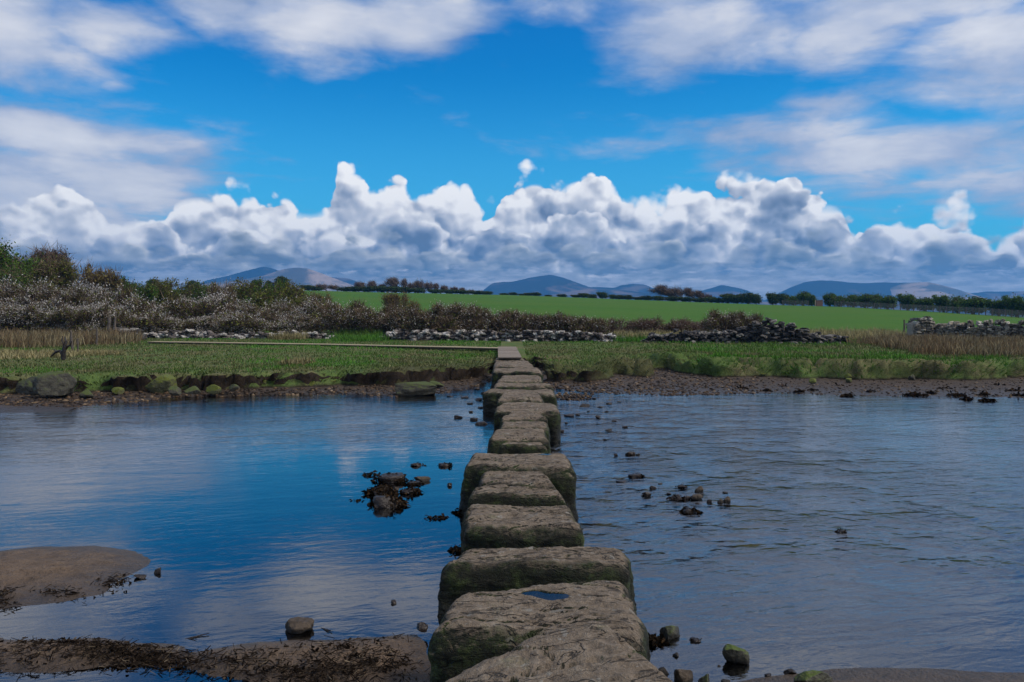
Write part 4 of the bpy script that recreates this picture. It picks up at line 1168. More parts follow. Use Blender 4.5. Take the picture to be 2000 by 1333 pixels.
# shingle and mud stones on the far shore
def pebbles(name, pts, sizes, mat, seed, n=3):
    r = np.random.default_rng(seed); v0, f0 = cgrid(n)
    q0 = rounded(v0, 2.4); m_ = len(v0)
    V = []
    for k_ in range(len(pts)):
        d = sizes[k_] * r.uniform(.6, 1.2, 3) * [1, 1, .62]
        a = r.uniform(0, 6.3); ca, sa = math.cos(a), math.sin(a)
        q = q0 * (1 + .14 * r.normal(size=(m_, 1))) * d
        V.append(np.stack([q[:, 0] * ca - q[:, 1] * sa, q[:, 0] * sa + q[:, 1] * ca, q[:, 2]], -1) + pts[k_])
    Fp = (f0[None] + (np.arange(len(pts)) * m_)[:, None, None]).reshape(-1, 4)
    return tag(obj(name, np.concatenate(V), Fp, mat), kind="stuff")
r = np.random.default_rng(77)
def shore_points(n, seed, ulo, uhi, wide=1.0):
    r = np.random.default_rng(seed); out_ = []
    while len(out_) < n:
        u = r.uniform(ulo, uhi); v = r.uniform(722, 792)
        p = at(u, v, .05); xx, yy = np.array([p[0]]), np.array([p[1]])
        if sdpoly(xx, yy, WL)[0] > -.25 * wide and turf_s(xx, yy)[0] < .0:
            out_.append((p[0], p[1], ground_z(p[0], p[1])))
    return np.array(out_)
pt = shore_points(2300, 1, 640, 1480); pebbles("shingle", pt, r.uniform(.018, .055, len(pt)), MAT["pebbles"], 2)
pt = shore_points(1300, 3, 0, 660); pebbles("shingle", pt, r.uniform(.018, .062, len(pt)), MAT["pebbles"], 4)
pt = shore_points(900, 5, 1480, 2050); pebbles("shingle", pt, r.uniform(.013, .042, len(pt)), MAT["pebbles"], 6)
# little gravel spit just right of the stones
pt = np.array([(*(at(r.normal(1120, 20), r.normal(776, 3.5), 0)[:2]), r.uniform(-.01, .03)) for _ in range(160)]); pebbles("shingle", pt, r.uniform(.02, .05, len(pt)), MAT["pebbles"], 8)

def sticks(name, pts, lo, hi, mat, seed, th=.004, flat=.25):
    r = np.random.default_rng(seed); n = len(pts)
    L_ = r.uniform(lo, hi, n) * np.where(r.random(n) < .12, 2.0, 1.0); a = r.uniform(0, 2 * math.pi, n); e = r.normal(size=n) * flat
    d = np.stack([np.cos(a) * np.cos(e), np.sin(a) * np.cos(e), np.sin(e)], -1)
    s = np.stack([-np.sin(a), np.cos(a), np.zeros(n)], -1) * (th * r.uniform(.5, 1.6, n))[:, None]
    up = np.cross(d, s)
    p0, p1 = pts - d * (L_ / 2)[:, None], pts + d * (L_ / 2)[:, None]
    V = np.stack([p0 + s, p0 - s * .5 + up * .9, p0 - s * .5 - up * .9, p1 + s, p1 - s * .5 + up * .9, p1 - s * .5 - up * .9], 1).reshape(-1, 3)
    k = np.arange(n)[:, None] * 6
    return tag(obj(name, V, [np.concatenate([k + np.array([[0, 1, 4, 3]]), k + np.array([[1, 2, 5, 4]]), k + np.array([[2, 0, 3, 5]])]), ], mat, smooth=False), kind="stuff")
def bar_points(boxes, seed, lift=.02):
    r = np.random.default_rng(seed); P_ = []
    for (u, v, su, sv, n) in boxes:
        for _ in range(n):
            p = at(r.normal(u, su), r.normal(v, sv), .03)
            P_.append((p[0], p[1], max(ground_z(p[0], p[1]), 0) + abs(r.normal()) * lift))
    return np.array(P_)
DB = [(150,1262,60,6,330),(215,1275,55,9,420),(275,1282,40,9,380),(330,1285,22,10,160),(60,1275,60,12,160),(20,1290,60,10,90),(390,1290,20,10,80),(460,1298,40,10,140),(560,1312,50,10,260),(650,1318,50,9,320),(720,1305,50,14,300),(770,1300,28,18,220),(690,1280,40,10,110),(600,1275,60,8,60),(500,1285,40,7,50),(720,1252,60,3,60),
      (215,1135,18,7,180),(235,1125,10,5,90),(130,1157,20,4,120),(85,1153,18,3,60),(12,1165,10,6,140),(20,1178,12,5,50)]
DB = [(b[0], b[1], b[2], b[3], int(b[4] * (.30 if k > 15 else .62))) for k, b in enumerate(DB)]
sticks("reed_debris", bar_points(DB, 9, .012), .02, .075, MAT["debris"], 12, th=.0022)
sticks("reed_debris", bar_points([(b[0], b[1], b[2], b[3], b[4] // 3) for b in DB], 10, .010), .012, .03, MAT["debris"], 13, th=.005, flat=.5)
# single floating twigs in the calm pool
for (u, v, L_, a, lab) in [(385,1243,.075,.5,"forked twig floating in the calm pool left of the front sand strip"),(638,1230,.06,-.7,"short dark twig floating right of the rounded brown boulder")]:
    p = at(u, v, .004); mb = MB(); d = np.array([math.cos(a), math.sin(a), .08])
    mb.tube([-d * L_, d * 0, d * L_], [.004, .005, .003], 5); mb.tube([d * -L_ * .8, d * -L_ * .2 + [0.03, -.045, 0.004]], [.004, .002], 5)
    tag(mb.build("twig", MAT["darkrock"], loc=p), lab, "twig")
# ------------------------------------------------------------------ shrubs and trees
def rand_dirs(r, n):
    d = r.normal(size=(n, 3)); return d / np.linalg.norm(d, axis=1, keepdims=True)

def strips(p0, d, L_, w, r):
    """thin two-triangle twigs"""
    n = len(p0); s = np.cross(d, rand_dirs(r, n)); s /= np.linalg.norm(s, axis=1, keepdims=True) + 1e-9
    p1 = p0 + d * L_[:, None]
    V = np.stack([p0 - s * w[:, None], p0 + s * w[:, None], p1], 1).reshape(-1, 3)
    return V, (np.arange(n)[:, None] * 3 + np.array([[0, 1, 2]]))

def flakes(c, size, r, flat=0.0):
    """small diamond leaves"""
    n = len(c); a = rand_dirs(r, n); b = np.cross(a, rand_dirs(r, n)); b /= np.linalg.norm(b, axis=1, keepdims=True) + 1e-9
    sz = size[:, None]
    V = np.stack([c - a * sz, c + b * sz * .55, c + a * sz, c - b * sz * .55], 1).reshape(-1, 3)
    return V, (np.arange(n)[:, None] * 4 + np.array([[0, 1, 2, 3]]))

def crown_points(r, n, lobes, shell=.55):
    """points spread through a set of lobes (centre, radii), thinner inside"""
    c = np.array([l[:3] for l in lobes]); q = np.array([l[3:6] for l in lobes])
    vol = np.prod(q, 1) ** .75; k = r.choice(len(lobes), n, p=vol / vol.sum())
    d = rand_dirs(r, n); rad = shell + (1 - shell) * r.random(n) ** .6
    rad = np.where(r.random(n) < .35, r.random(n) ** .5, rad)
    p = c[k] + d * q[k] * rad[:, None] * (1 + .22 * r.normal(size=n))[:, None] ** 1
    return p, d

def bush_mesh(seed, blossom, leaf, twigs=3600, lump=9, tall=1.0, flower=.028, twl=(.16, .42)):
    r = np.random.default_rng(seed)
    lobes = [(0, 0, .55 * tall, .72, .62, .55 * tall)]
    for _ in range(lump):
        a = r.uniform(0, 6.3); rr = r.uniform(.35, .85)
        lobes.append((math.cos(a) * rr, math.sin(a) * rr * .75, r.uniform(.25, 1.1) * tall, r.uniform(.22, .40), r.uniform(.22, .38), r.uniform(.2, .38)))
    for _ in range(4):
        lobes.append((r.uniform(-.6, .6), r.uniform(-.4, .4), r.uniform(.95, 1.25) * tall, r.uniform(.15, .28), r.uniform(.15, .25), r.uniform(.15, .3)))
    p, d = crown_points(r, twigs, lobes); p[:, 2] = np.abs(p[:, 2])
    up = d * .7 + rand_dirs(r, twigs) * .6 + np.array([0, 0, .55]); up /= np.linalg.norm(up, axis=1, keepdims=True)
    L_ = r.uniform(*twl, twigs)
    tv = strips(p - up * (L_ * .4)[:, None], up, L_, r.uniform(.006, .014, twigs), r)
    out = {"branches": tv}
    # stems
    mb = MB()
    for _ in range(14):
        a = r.uniform(0, 6.3); e = np.array([math.cos(a) * r.uniform(.2, .8), math.sin(a) * r.uniform(.2, .6), r.uniform(.6, 1.2) * tall])
        t = np.linspace(0, 1, 5)[:, None]; b0 = np.array([e[0] * .25, e[1] * .25, 0])
        mb.tube(b0 * (1 - t) + e * t + r.normal(size=(5, 3)) * .05, np.linspace(.035, .010, 5), 5)
    out["stems"] = mb
    if blossom:
        n = blossom; k = r.integers(0, twigs, n); c = p[k] + up[k] * (L_[k] * r.uniform(.0, .7, n))[:, None] + r.normal(size=(n, 3)) * .02
        f = fbm(c * 2.4 + seed, 3, seed)
        c = c[(f > -.03) & (c[:, 2] > .12)]
        out["blossom"] = flakes(c, r.uniform(.5, 1.2, len(c)) * flower, r)
    if leaf:
        n = leaf; pc, _ = crown_points(r, n, lobes, .7); pc[:, 2] = np.abs(pc[:, 2])
        out["leaves"] = flakes(pc, r.uniform(.025, .055, n), r)
    return out

def make_proto(name, parts, mats):
    """meshes of one kind; returns list of (part name, mesh)"""
    L_ = []
    for pn, dat in parts.items():
        me = dat.data(pn) if isinstance(dat, MB) else meshdata(pn, dat[0], dat[1], False)
        me.materials.append(mats[pn]); L_.append((pn, me))
    return L_

def place(name, proto, loc, scale, rz, label, cat, group=None, parts=True):
    o = empty(name, loc, rz); o.scale = scale
    tag(o, label, cat, group)
    for pn, me in proto:
        c = bpy.data.objects.new(pn, me); COL.objects.link(c); c.parent = o
    return o

mb_ = {"branches": MAT["twig"], "stems": MAT["bark"], "blossom": MAT["blossom"], "leaves": MAT["leafolive"]}
heavy = [make_proto("b", bush_mesh(100 + k, 7400, 1500, 3400), mb_) for k in range(3)]
light = [make_proto("b", bush_mesh(120 + k, 2900, 900, 5000), mb_) for k in range(3)]
low = [make_proto("b", bush_mesh(140 + k, 750, 200, 3200, flower=.03), dict(mb_, branches=MAT["bracken"])) for k in range(2)]
mo = dict(mb_, branches=MAT["twigwarm"], leaves=MAT["leafolive"])
olive = [make_proto("b", bush_mesh(160 + k, 0, 5200, 1600), mo) for k in range(3)]
green = [make_proto("b", bush_mesh(180 + k, 0, 5200, 1300), dict(mo, leaves=MAT["leafgreen"])) for k in range(2)]
bronze = [make_proto("b", bush_mesh(200 + k, 0, 3000, 2800, tall=1.1, twl=(.2, .55)), dict(mo, leaves=MAT["leaftan"])) for k in range(2)]
rb = random.Random(9)
def bush(protos, u, vt, wpx, d, label, cat="bush", name="blackthorn_bush", group=None, vb=None):
    d = nd(d); x = atd(u, 0, d)[0]; z = gnd(x, d) - .06
    top = atd(u, vt, d)[2]; h = max(top - z, .2); w = wpx * d / F
    place(name, rb.choice(protos), (x, d, z), (w / 2 / .98, min(w / 2, 1.5) , h / 1.32), rb.choice([0, math.pi]) + rb.uniform(-.3, .3), label, cat, group)
# the long blossom hedge, left to right: (centre, top row, width, depth)
GH = "white blossomed blackthorns in the left hedge"
for (u, v, w) in [(-90,556,130),(-10,553,120),(62,556,120),(125,562,105),(185,560,110),(262,583,105),(325,588,100),(392,578,110),(468,592,100),(540,590,100),(608,588,95)]:
    bush(heavy, u, v + 3, w * 1.25, 31.6 + rb.uniform(-.5, .5), "blackthorn bush thick with white blossom in the hedge behind the left wall remnant", group=GH)
for (u, v, w) in [(20,600,110),(105,606,100),(160,598,90),(300,612,90),(370,622,90),(60,612,110),(235,606,70),(470,615,100),(580,616,90)]:
    bush(heavy, u, v, w * 1.2, 30.6 + rb.uniform(-.3, .3), "blackthorn bush thick with white blossom in the hedge behind the left wall remnant", group=GH)
GM = "grey brown blackthorns behind the middle wall"
for (u, v, w) in [(668,592,100),(735,600,90),(800,600,95),(862,597,90),(915,600,90),(965,605,90),(1015,608,80),(1085,611,95),(1150,618,85)]:
    bush(light, u, v + 2, w * 1.2, 30.4 + rb.uniform(-.4, .4), "grey brown blackthorn bush dusted with blossom above the middle stone wall", group=GM)
bush(light, 432, 563, 80, 32.2, "dark bare blackthorn standing tallest in the middle of the left hedge")
bush(light, 1420, 611, 95, 29.6, "left one of the two rounded grey bushes behind the right wall")
bush(light, 1468, 614, 70, 29.4, "right one of the two rounded grey bushes behind the right wall")
GL = "low reddish scrub between the middle and right walls"
for (u, v, w) in [(1212,624,70),(1262,624,80),(1318,626,80),(1372,630,60)]:
    bush(low, u, v, w * 1.15, 30.2, "low reddish bracken scrub in the gap between the middle and right walls", cat="scrub", name="scrub_bush", group=GL)
# green scrub behind the hedge
gs = [(green,215,546,90,36,"dark green bush showing over the hedge just right of the small trees"),
 (bronze,190,531,90,35,"spiky bronze green bush topping the hedge right of the small trees"),
 (green,262,554,70,37,"small bright green bush between the bronze bush and the brown scrub"),
 (olive,300,552,80,38,"olive bush poking over the hedge left of the blossom patch"),
 (olive,352,549,90,40,"olive bush behind the hedge, level with the mountain's left end"),
 (green,395,556,70,39,"low green bush in the hedge left of the tall dark blackthorn"),
 (olive,470,553,90,38,"olive bush just right of the tall dark blackthorn"),
 (green,520,552,90,37,"broad green bush at the right end of the hedge scrub"),
 (olive,565,558,80,36,"rounded olive bush at the right end of the scrub where the field begins"),
 (olive,540,572,110,34,"lower olive bush in front of the broad green one at the hedge end"),
 (bronze,625,578,60,34,"bronze leaved bush left of the open field above the hedge"),
 (bronze,778,577,62,36,"lone bronze bush standing up in front of the green field")]
for (pr, u, v, w, d, lab) in gs: bush(pr, u, v, w * 1.2, d, lab, name="shrub", cat="shrub")

# ---- small trees at the left edge
def tree_parts(seed, H, W, leafn, leafs, twign, lobes_n=12, trunk=.09, lean=0.0, low=.30, twl=(.25, .6), tw=(.008, .018)):
    r = np.random.default_rng(seed); mb = MB(); tips = []
    def limb(p, d, L_, rad, lev):
        n = 5; pts = [p]; dd = d.copy()
        for i in range(n):
            dd = dd + r.normal(size=3) * .16 + np.array([lean * .12, 0, .05]); dd /= np.linalg.norm(dd); pts.append(pts[-1] + dd * L_ / n)
        mb.tube(pts, np.linspace(rad, rad * .5, n + 1), 6 if lev < 2 else 4)
        if lev >= 3: tips.append(pts[-1]); tips.append(pts[3]); return
        for i in range(3 + (lev == 0) * 2):
            a = r.uniform(0, 6.3); e = dd * .55 + np.array([math.cos(a) * .8 * W / H * 1.4, math.sin(a) * .8 * W / H * 1.4, r.uniform(.1, .6)]); e /= np.linalg.norm(e)
            limb(pts[r.integers(2, n + 1)], e, L_ * r.uniform(.55, .8), rad * .5, lev + 1)
    limb(np.array([0, 0, -.15]), np.array([lean * .3, 0, 1.0]), H * .38, trunk, 0)
    tips = np.array(tips); tips *= np.array([W / 2 / max(1e-6, np.abs(tips[:, 0]).max()), W / 2 / max(1e-6, np.abs(tips[:, 1]).max()), 1]) ** .0
    k = r.integers(0, len(tips), twign); p = tips[k] + r.normal(size=(twign, 3)) * np.array([W, W, H * .8]) * .055
    d = rand_dirs(r, twign) * .8 + np.array([lean * .6, 0, .5]); d /= np.linalg.norm(d, axis=1, keepdims=True)
    out = {"trunk": mb, "twigs": strips(p, d, r.uniform(*twl, twign), r.uniform(*tw, twign), r)}
    if leafn:
        k = r.integers(0, len(tips), leafn); c = tips[k] + r.normal(size=(leafn, 3)) * np.array([W, W, H * .8]) * .065
        c = c[c[:, 2] > low * H * .5]
        out["leaves"] = flakes(c, r.uniform(.6, 1.3, len(c)) * leafs, r)
    return out
def spot(u, d, dz=-.08):
    x = atd(u, 0, d)[0]; return (x, d, gnd(x, d) + dz)
def fit(parts, H):
    """scale a tree so that its top is H above its foot; returns factor"""
    return H / max(v[0][:, 2].max() for k, v in parts.items() if not isinstance(v, MB))
tl = {"trunk": MAT["bark"], "twigs": MAT["twigwarm"], "leaves": MAT["leafgreen"]}
for (u, vt, d, W, ln, tn, lf, seed, lab) in [(-12,448,37,3.0,14000,1500,"leafgreen",301,"leafy green tree cut off by the left picture edge"),
      (62,462,38,3.4,1500,9000,"leafolive",302,"tall bare brown crowned tree second from the left edge"),
      (118,492,36,2.4,5600,2600,"leafolive",303,"small loosely leafed tree right of the bare brown one"),
      (10,500,35,2.0,3800,900,"leafgreen",304,"lower green tree in front of the leafy one at the left edge"),
      (88,535,34.5,2.2,3000,1500,"leafolive",305,"olive green bushy tree below the bare brown crown")]:
    d = nd(d); parts = tree_parts(seed, 4.0, W, ln, .055, tn, trunk=.10)
    pr = make_proto("t", parts, dict(tl, leaves=MAT[lf]))
    loc = spot(u, d); H = atd(u, vt, d)[2] - loc[2]; f = fit(parts, H)
    place("tree", pr, loc, (f, f, f), 0, lab, "tree")

# ---- wind-bent bare trees on the field's skyline
def bare_tree(seed, lean, spread=1.0):
    return tree_parts(seed, 4.0, 3.0 * spread, 0, 0, 1500, trunk=.13, lean=lean, twl=(.35, .85), tw=(.014, .030))
bare = []
for k in range(4):
    parts = bare_tree(400 + k, -.9 - .2 * k); bare.append((make_proto("t", parts, dict(tl, twigs=MAT["twigwarm"])), parts))
def bare_at(u, vt, wpx, label, group=None, k=None):
    d, zc = crest(u); d = float(d) + rb.uniform(2, 9); k = k if k is not None else rb.randrange(len(bare))
    loc = spot(u, d, -.15); H = atd(u, vt, d)[2] - loc[2]; pr, parts = bare[k]; f = fit(parts, H)
    tv = parts["twigs"][0]; w0 = np.ptp(tv[:, 0]); cx = (tv[:, 0].max() + tv[:, 0].min()) / 2
    fx = wpx * d / F / w0
    place("bare_tree", pr, (loc[0] - cx * fx, loc[1], loc[2]), (fx, fx, f), 0, label, "tree", group)
GT = "wind bent bare trees on the skyline left of centre"
for (u, vt, w) in [(622,551,34),(645,553,30),(700,545,34),(722,545,30),(800,546,22),(848,550,24),(866,553,24),(884,557,24),(900,560,24),(918,563,22),(936,565,20)]:
    bare_at(u, vt, w, "small bare wind bent tree in the skyline row above the green field", GT)
bare_at(762,537,46,"tallest bare tree of the skyline row, with a flat leaning crown")
bare_at(786,540,22,"slim upright bare tree right of the tallest one in the skyline row")
bare_at(815,540,30,"bare tree with pale trunk in the middle of the skyline row")
bare_at(834,545,26,"bare tree just right of the pale trunked one in the skyline row")
bare_at(742,552,30,"low dark bare tree left of the tallest one in the skyline row")
bare_at(1292,552,62,"leaning bare tree with the widest crown, left end of the clump right of centre")
bare_at(1322,554,48,"second bare tree of the leaning clump right of centre")
bare_at(1345,558,44,"third bare tree of the leaning clump right of centre")
bare_at(1366,564,40,"fourth, lower bare tree of the leaning clump right of centre")
bare_at(1385,571,32,"lowest bare tree at the right end of the leaning clump")

# ---- leafy hedge bushes and thorn trees along the far edge of the field
def thorn(seed, lean):
    r = np.random.default_rng(seed)
    lobes = [(0, 0, 1.35, 1.1, .95, 1.0), (-.45, 0, .8, .6, .6, .55), (.5, 0, .8, .6, .6, .55)] + [(r.uniform(-.9, .9) + lean * .25, r.uniform(-.6, .6), r.uniform(.8, 2.2), r.uniform(.35, .6), r.uniform(.35, .6), r.uniform(.3, .5)) for _ in range(9)]
    n = 3600; p, d = crown_points(r, n, lobes, .6); p[:, 0] += lean * (p[:, 2] - 1.2) * .35; p[:, 2] = np.maximum(p[:, 2], .1)
    lv = flakes(p, r.uniform(.07, .16, n), r)
    p2, d2 = crown_points(r, 600, lobes, .85); p2[:, 0] += lean * (p2[:, 2] - 1.2) * .35; dd = d2 + [0, 0, .5]; dd /= np.linalg.norm(dd, axis=1, keepdims=True)
    mb = MB()
    for _ in range(4):
        e = np.array([r.uniform(-.6, .6) + lean * .3, r.uniform(-.4, .4), 1.7]); t = np.linspace(0, 1, 5)[:, None]
        mb.tube(e * t + r.normal(size=(5, 3)) * .05 * t - [0, 0, .1], np.linspace(.11, .03, 5), 5)
    return {"leaves": lv, "twigs": strips(p2, dd, r.uniform(.2, .5, 600), r.uniform(.012, .03, 600), r), "trunk": mb}
thd = dict(tl, leaves=MAT["leafdark"]); thg = dict(tl, leaves=MAT["leafgreen"])
thorns_d = [make_proto("t", thorn(500 + k, -.5), thd) for k in range(3)]
thorns_g = [make_proto("t", thorn(520 + k, -.3), thg) for k in range(3)]
def thorn_at(protos, u, vt, wpx, label, group=None, back=3.0, name="hawthorn", cat="tree", squash=1.0):
    d, _ = crest(u); d = float(d) + back + rb.uniform(-.5, 1.5)
    loc = spot(u, d, -.1); H = atd(u, vt, d)[2] - loc[2]
    fx = wpx * d / F / 2.5
    place(name, rb.choice(protos), loc, (fx, fx, H / 2.45 * rb.uniform(.85, 1.15)), rb.choice([0, .4, -.4]), label, cat, group)
GS = "dark bushes along the skyline hedge"
for (u, vt, w) in [(598,557,22),(612,560,22),(672,560,24),(690,562,24),(715,561,26),(745,561,26),(770,558,28),(790,560,24),(815,562,24),(850,565,26),(880,566,26),(905,568,24),(930,569,22),(950,570,20),(985,573,14),(1003,573,14),(1020,574,12),(1032,573,14),(1048,572,16),(1072,577,12),(1100,575,15),(1127,576,15),(1143,574,16),(1155,575,12),(1162,577,10),(1180,572,18),(1200,577,14),(1213,577,16),(1230,578,16),(1250,580,16),(1268,577,18),(1290,578,22),(1318,580,24),(1345,581,26),(1372,582,24),(1395,582,22),(1410,582,20)]:
    thorn_at(thorns_d, u, vt - 1, w * 1.25, "small dark bush in the hedge along the skyline of the green field", GS, name="hedge_bush", cat="bush", back=1.0)
far_h = [(1428,576,26),(1447,574,26),(1468,573,28),(1484,575,18)]
for i, (u, vt, w) in enumerate(far_h): thorn_at(thorns_d, u, vt, w * 1.2, "dark leafy thorn in the short hedge left of the lone tree on the right", "thorns in the short hedge right of the bare clump")
thorn_at(thorns_d, 1517, 572, 26, "lone dark thorn tree leaning left at the gap in the right field hedge")
thorn_at(thorns_d, 1538, 573, 22, "dark thorn tree just left of the fenced hedge beside the brick pillar")
for (u, vt, w) in [(1557,575,28),(1578,573,28),(1594,577,20)]: thorn_at(thorns_g, u, vt, w * 1.0, "green thorn in the hedge left of the small brick pillar", "thorns left of the brick pillar")
for (u, vt, w) in [(1630,576,28),(1648,574,34),(1675,576,34),(1700,578,32),(1722,577,30),(1745,580,34)]: thorn_at(thorns_g, u, vt, w * 1.0, "dark green thorn in the hedge between the brick pillar and the far right wall", "thorns right of the brick pillar")
for (u, vt, w) in [(1785,576,36),(1818,579,40),(1855,584,36),(1882,582,34),(1915,577,52),(1965,583,44),(2000,584,44),(2045,586,50),(2100,588,50)]: thorn_at(thorns_g, u, vt - 2, w * 1.0, "tall green thorn with a ragged top in the hedge above the far right wall", "tall thorns above the far right wall")
# conifers in the distance behind the hedge
pn = make_proto("t", thorn(560, .2), thd)
for (u, vt, w, lab) in [(492,545,22,"dark flat topped pine behind the hedge, left of three"),(543,544,32,"largest dark flat topped pine behind the hedge, right of three"),(518,549,18,"small dark pine between the two larger ones behind the hedge")]:
    thorn_at([pn], u, vt, w, lab, name="pine_tree", back=2.0)
for (u, vt, w, lab) in [(368,548,24,"dark far tree peeping over the hedge near the mountain's left foot"),(290,548,30,"dark far tree peeping over the hedge left of the mountain")]:
    thorn_at([pn], u, vt, w, lab, name="far_tree", back=4.0)

# wire fence under the right hedge, brick pillar and gate post
pts = [(u, float(crest(u)[0]) - 1.0) for u in np.arange(1535, 2120, 13) if not 1592 < u < 1628]
fe = empty("wire_fence", (0, 0, 0)); tag(fe, "grey wire fence with many posts in front of the right field hedge", "fence")
mbp = MB(); prev = None; mesh_ = MB()
for (u, d) in pts:
    x = atd(u, 0, d)[0]; z = fz(x, d)
    mbp.box((x, d, z + .5), (.05, .05, .58))
    c = np.array([x, d, z])
    if prev is not None and np.hypot(*(c - prev)[:2]) < 4.5:
        for h in np.arange(.12, 1.05, .11): mesh_.tube([prev + [0, 0, h], c + [0, 0, h]], .009, 3)
        for t in np.linspace(0, 1, 9)[1:-1]:
            q = prev * (1 - t) + c * t; mesh_.tube([q + [0, 0, .02], q + [0, 0, 1.03]], .008, 3)
    prev = c
mbp.build("post", MAT["post"], fe, smooth=False)["kind"] = "stuff"; mesh_.build("wire_mesh", MAT["fencewire"], fe)
d, _ = crest(1608); d = float(d) - .5; x = atd(1608, 0, d)[0]; z = fz(x, d)
m_, g, out = new_mat("brick")
bk = g.n.new("ShaderNodeTexBrick"); bk.inputs["Scale"].default_value = 4.0; g.put(bk.inputs["Vector"], g.vscale(coords(g), (1, 1, 1)))
rotb = g.n.new("ShaderNodeVectorRotate"); rotb.rotation_type = 'X_AXIS'; rotb.inputs["Angle"].default_value = R(90); g.put(rotb.inputs["Vector"], coords(g)); g.l.new(rotb.outputs[0], bk.inputs["Vector"])
bk.inputs["Color1"].default_value = (.20, .10, .07, 1); bk.inputs["Color2"].default_value = (.14, .075, .055, 1); bk.inputs["Mortar"].default_value = (.22, .19, .16, 1)
principled(g, out, bk.outputs[0], .9, .1)
br = empty("brick_pillar", (x, d, z)); tag(br, "small square brick pillar at the gap in the right field hedge", "pillar")
mb = MB(); mb.box((0, 0, .52), (.60, .35, .60)); mb.build("shaft", m_, br, smooth=False)
mb = MB(); mb.box((0, 0, 1.165), (.66, .41, .045)); mb.build("cap", MAT["drystone_grey"], br, smooth=False)
x2 = atd(1599, 0, d)[0]; mb = MB(); mb.tube([(0, 0, -.1), (0, 0, 1.25)], [.09, .08], 7)
tag(mb.build("gate_post", MAT["woodlight"], loc=(x2, d - .4, fz(x2, d - .4))), "pale wooden gate post beside the small brick pillar", "gate post")
HAZE = 0.00021
HAZE_COL=(.10,.45,1.0)
# ------------------------------------------------------------------ mountains
def mat_hill(name, shaded, grass, bias, shade=1.0):  # dark and pale tones paint cloud shade and sunlit patches on the slopes
    m, g, out = new_mat(name)
    w = worldpos(g)
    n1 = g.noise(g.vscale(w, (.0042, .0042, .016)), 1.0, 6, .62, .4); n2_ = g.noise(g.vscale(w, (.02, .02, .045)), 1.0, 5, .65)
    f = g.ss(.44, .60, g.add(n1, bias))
    c = g.mix(f, g.mix(n2_, tuple(.55 * a for a in shaded), shaded), g.mix(n2_, tuple(.6 * a for a in grass), tuple(1.15 * a for a in grass)))  # the pale second tone stands in for sunlit ground
    principled(g, out, c, .95, .05)
    return m
def hill(prof, D, W, mat, seed, base=-9.0, rough=.10):
    prof = [(prof[0][0] - 90, 616)] + list(prof) + [(prof[-1][0] + 90, 616)]
    pu, pv = np.array(prof, float).T
    us = np.linspace(pu[0], pu[-1], 260); vs = np.interp(us, pu, pv)
    vs = np.convolve(np.pad(vs, 3, 'edge'), np.ones(7) / 7, 'valid')
    t = np.linspace(-1, 1, 61)
    U, T = np.meshgrid(us, t, indexing="ij")
    x = (U - 1000) / F * D; y = D + T * W
    ridge = CAMZ + (HOR - vs) / F * D
    ridge = ridge + .9 * fbm(np.stack([us * .09, us * 0, us * 0 + seed], -1), 3, seed)
    k = np.clip(1 - np.abs(T), 0, 1)
    prof_ = np.where(T < 0, k ** .85, k ** .85)
    g_ = fbm(np.stack([x * .012, y * .003, x * 0 + seed], -1), 4, seed)
    z = base + (ridge[:, None] - base) * prof_ * (1 + rough * g_ * (1 - k) * 2.2)
    end = np.minimum(1, np.minimum(np.arange(260), np.arange(260)[::-1]) / 14.0)
    z = base + (z - base) * (end ** .6)[:, None] if False else z
    o = obj("hills", np.stack([x, y, z], -1).reshape(-1, 3), gridfaces(260, 61), mat); tag(o, kind="structure")
HB = mat_hill("shaded_hill", (.030, .034, .030), (.16, .115, .080), -.10)
HS = mat_hill("sunlit_hill", (.13, .115, .075), (.46, .34, .25), .02)  # paler copy, sunlight put into its colours
HM = mat_hill("sunpatch_hill", (.032, .035, .032), (.22, .15, .105), -.045)
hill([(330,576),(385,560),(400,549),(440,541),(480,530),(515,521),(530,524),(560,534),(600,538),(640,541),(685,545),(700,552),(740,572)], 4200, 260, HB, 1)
hill([(340,578),(395,556),(430,551),(470,548),(520,538),(545,529),(562,525),(585,523),(605,526),(622,532),(650,543),(680,554),(720,568),(760,580)], 3800, 260, HS, 2)
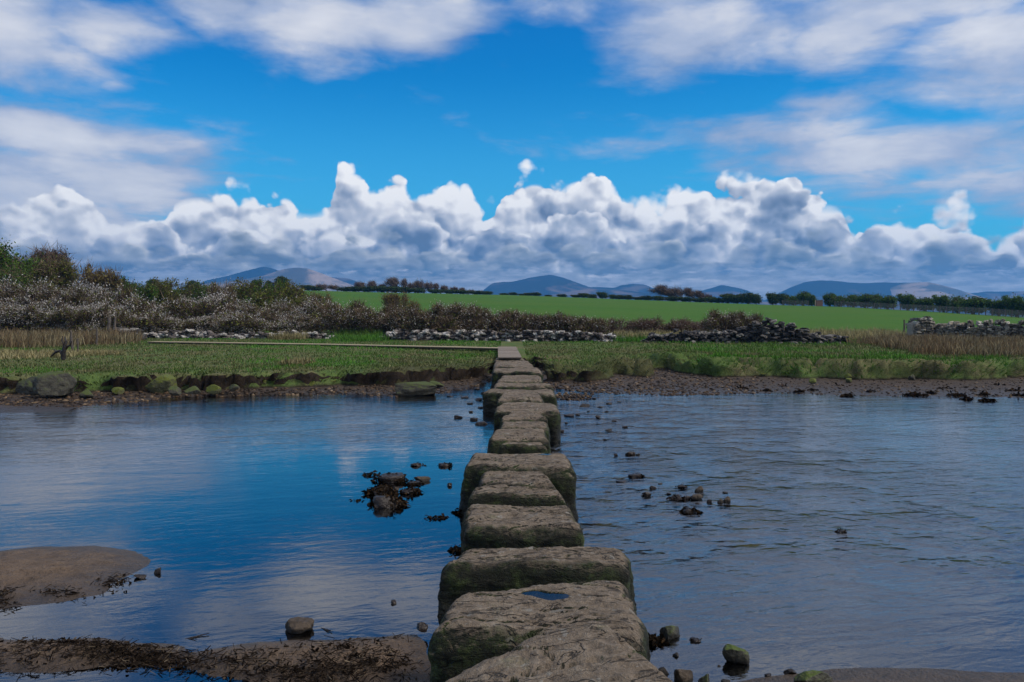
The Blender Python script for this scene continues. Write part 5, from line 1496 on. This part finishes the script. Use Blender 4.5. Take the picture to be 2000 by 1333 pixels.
hill([(925,580),(945,567),(962,553),(985,551),(1000,551),(1035,543),(1060,539),(1076,537),(1100,543),(1125,552),(1150,561),(1180,568),(1230,582)], 3900, 240, HM, 3)
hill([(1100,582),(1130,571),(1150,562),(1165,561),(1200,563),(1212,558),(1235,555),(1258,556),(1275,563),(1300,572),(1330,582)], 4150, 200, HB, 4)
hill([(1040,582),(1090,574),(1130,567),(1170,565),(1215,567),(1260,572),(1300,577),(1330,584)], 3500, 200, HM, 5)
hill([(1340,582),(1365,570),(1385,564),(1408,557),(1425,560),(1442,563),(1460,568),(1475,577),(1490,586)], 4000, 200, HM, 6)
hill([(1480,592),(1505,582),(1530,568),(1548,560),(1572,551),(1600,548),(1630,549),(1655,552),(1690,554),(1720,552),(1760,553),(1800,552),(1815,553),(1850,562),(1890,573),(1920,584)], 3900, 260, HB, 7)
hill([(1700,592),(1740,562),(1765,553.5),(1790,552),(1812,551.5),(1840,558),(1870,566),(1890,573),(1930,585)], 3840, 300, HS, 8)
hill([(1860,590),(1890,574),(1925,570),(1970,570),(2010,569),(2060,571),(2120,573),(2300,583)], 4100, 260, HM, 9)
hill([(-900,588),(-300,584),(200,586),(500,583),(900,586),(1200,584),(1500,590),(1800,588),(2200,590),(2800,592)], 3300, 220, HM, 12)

# ------------------------------------------------------------------ air between here and the mountains
if HAZE:
    m, g, out = new_mat("haze")
    vol = g.n.new("ShaderNodeVolumePrincipled"); vol.inputs["Color"].default_value = (*HAZE_COL, 1); vol.inputs["Density"].default_value = HAZE
    vol.inputs["Anisotropy"].default_value = 0.2
    g.l.new(vol.outputs[0], out.inputs["Volume"])
    mb = MB(); mb.box((0, 2200, 130), (5600, 3100, 142))
    o = mb.build("haze", m, smooth=False); tag(o, kind="stuff")

scene.render.engine = 'CYCLES'
scene.cycles.max_bounces = 6
scene.cycles.diffuse_bounces = 3
scene.cycles.glossy_bounces = 3
scene.cycles.transparent_max_bounces = 8
scene.cycles.volume_bounces = 0
scene.cycles.use_denoising = True
scene.cycles.denoiser = 'OPENIMAGEDENOISE'
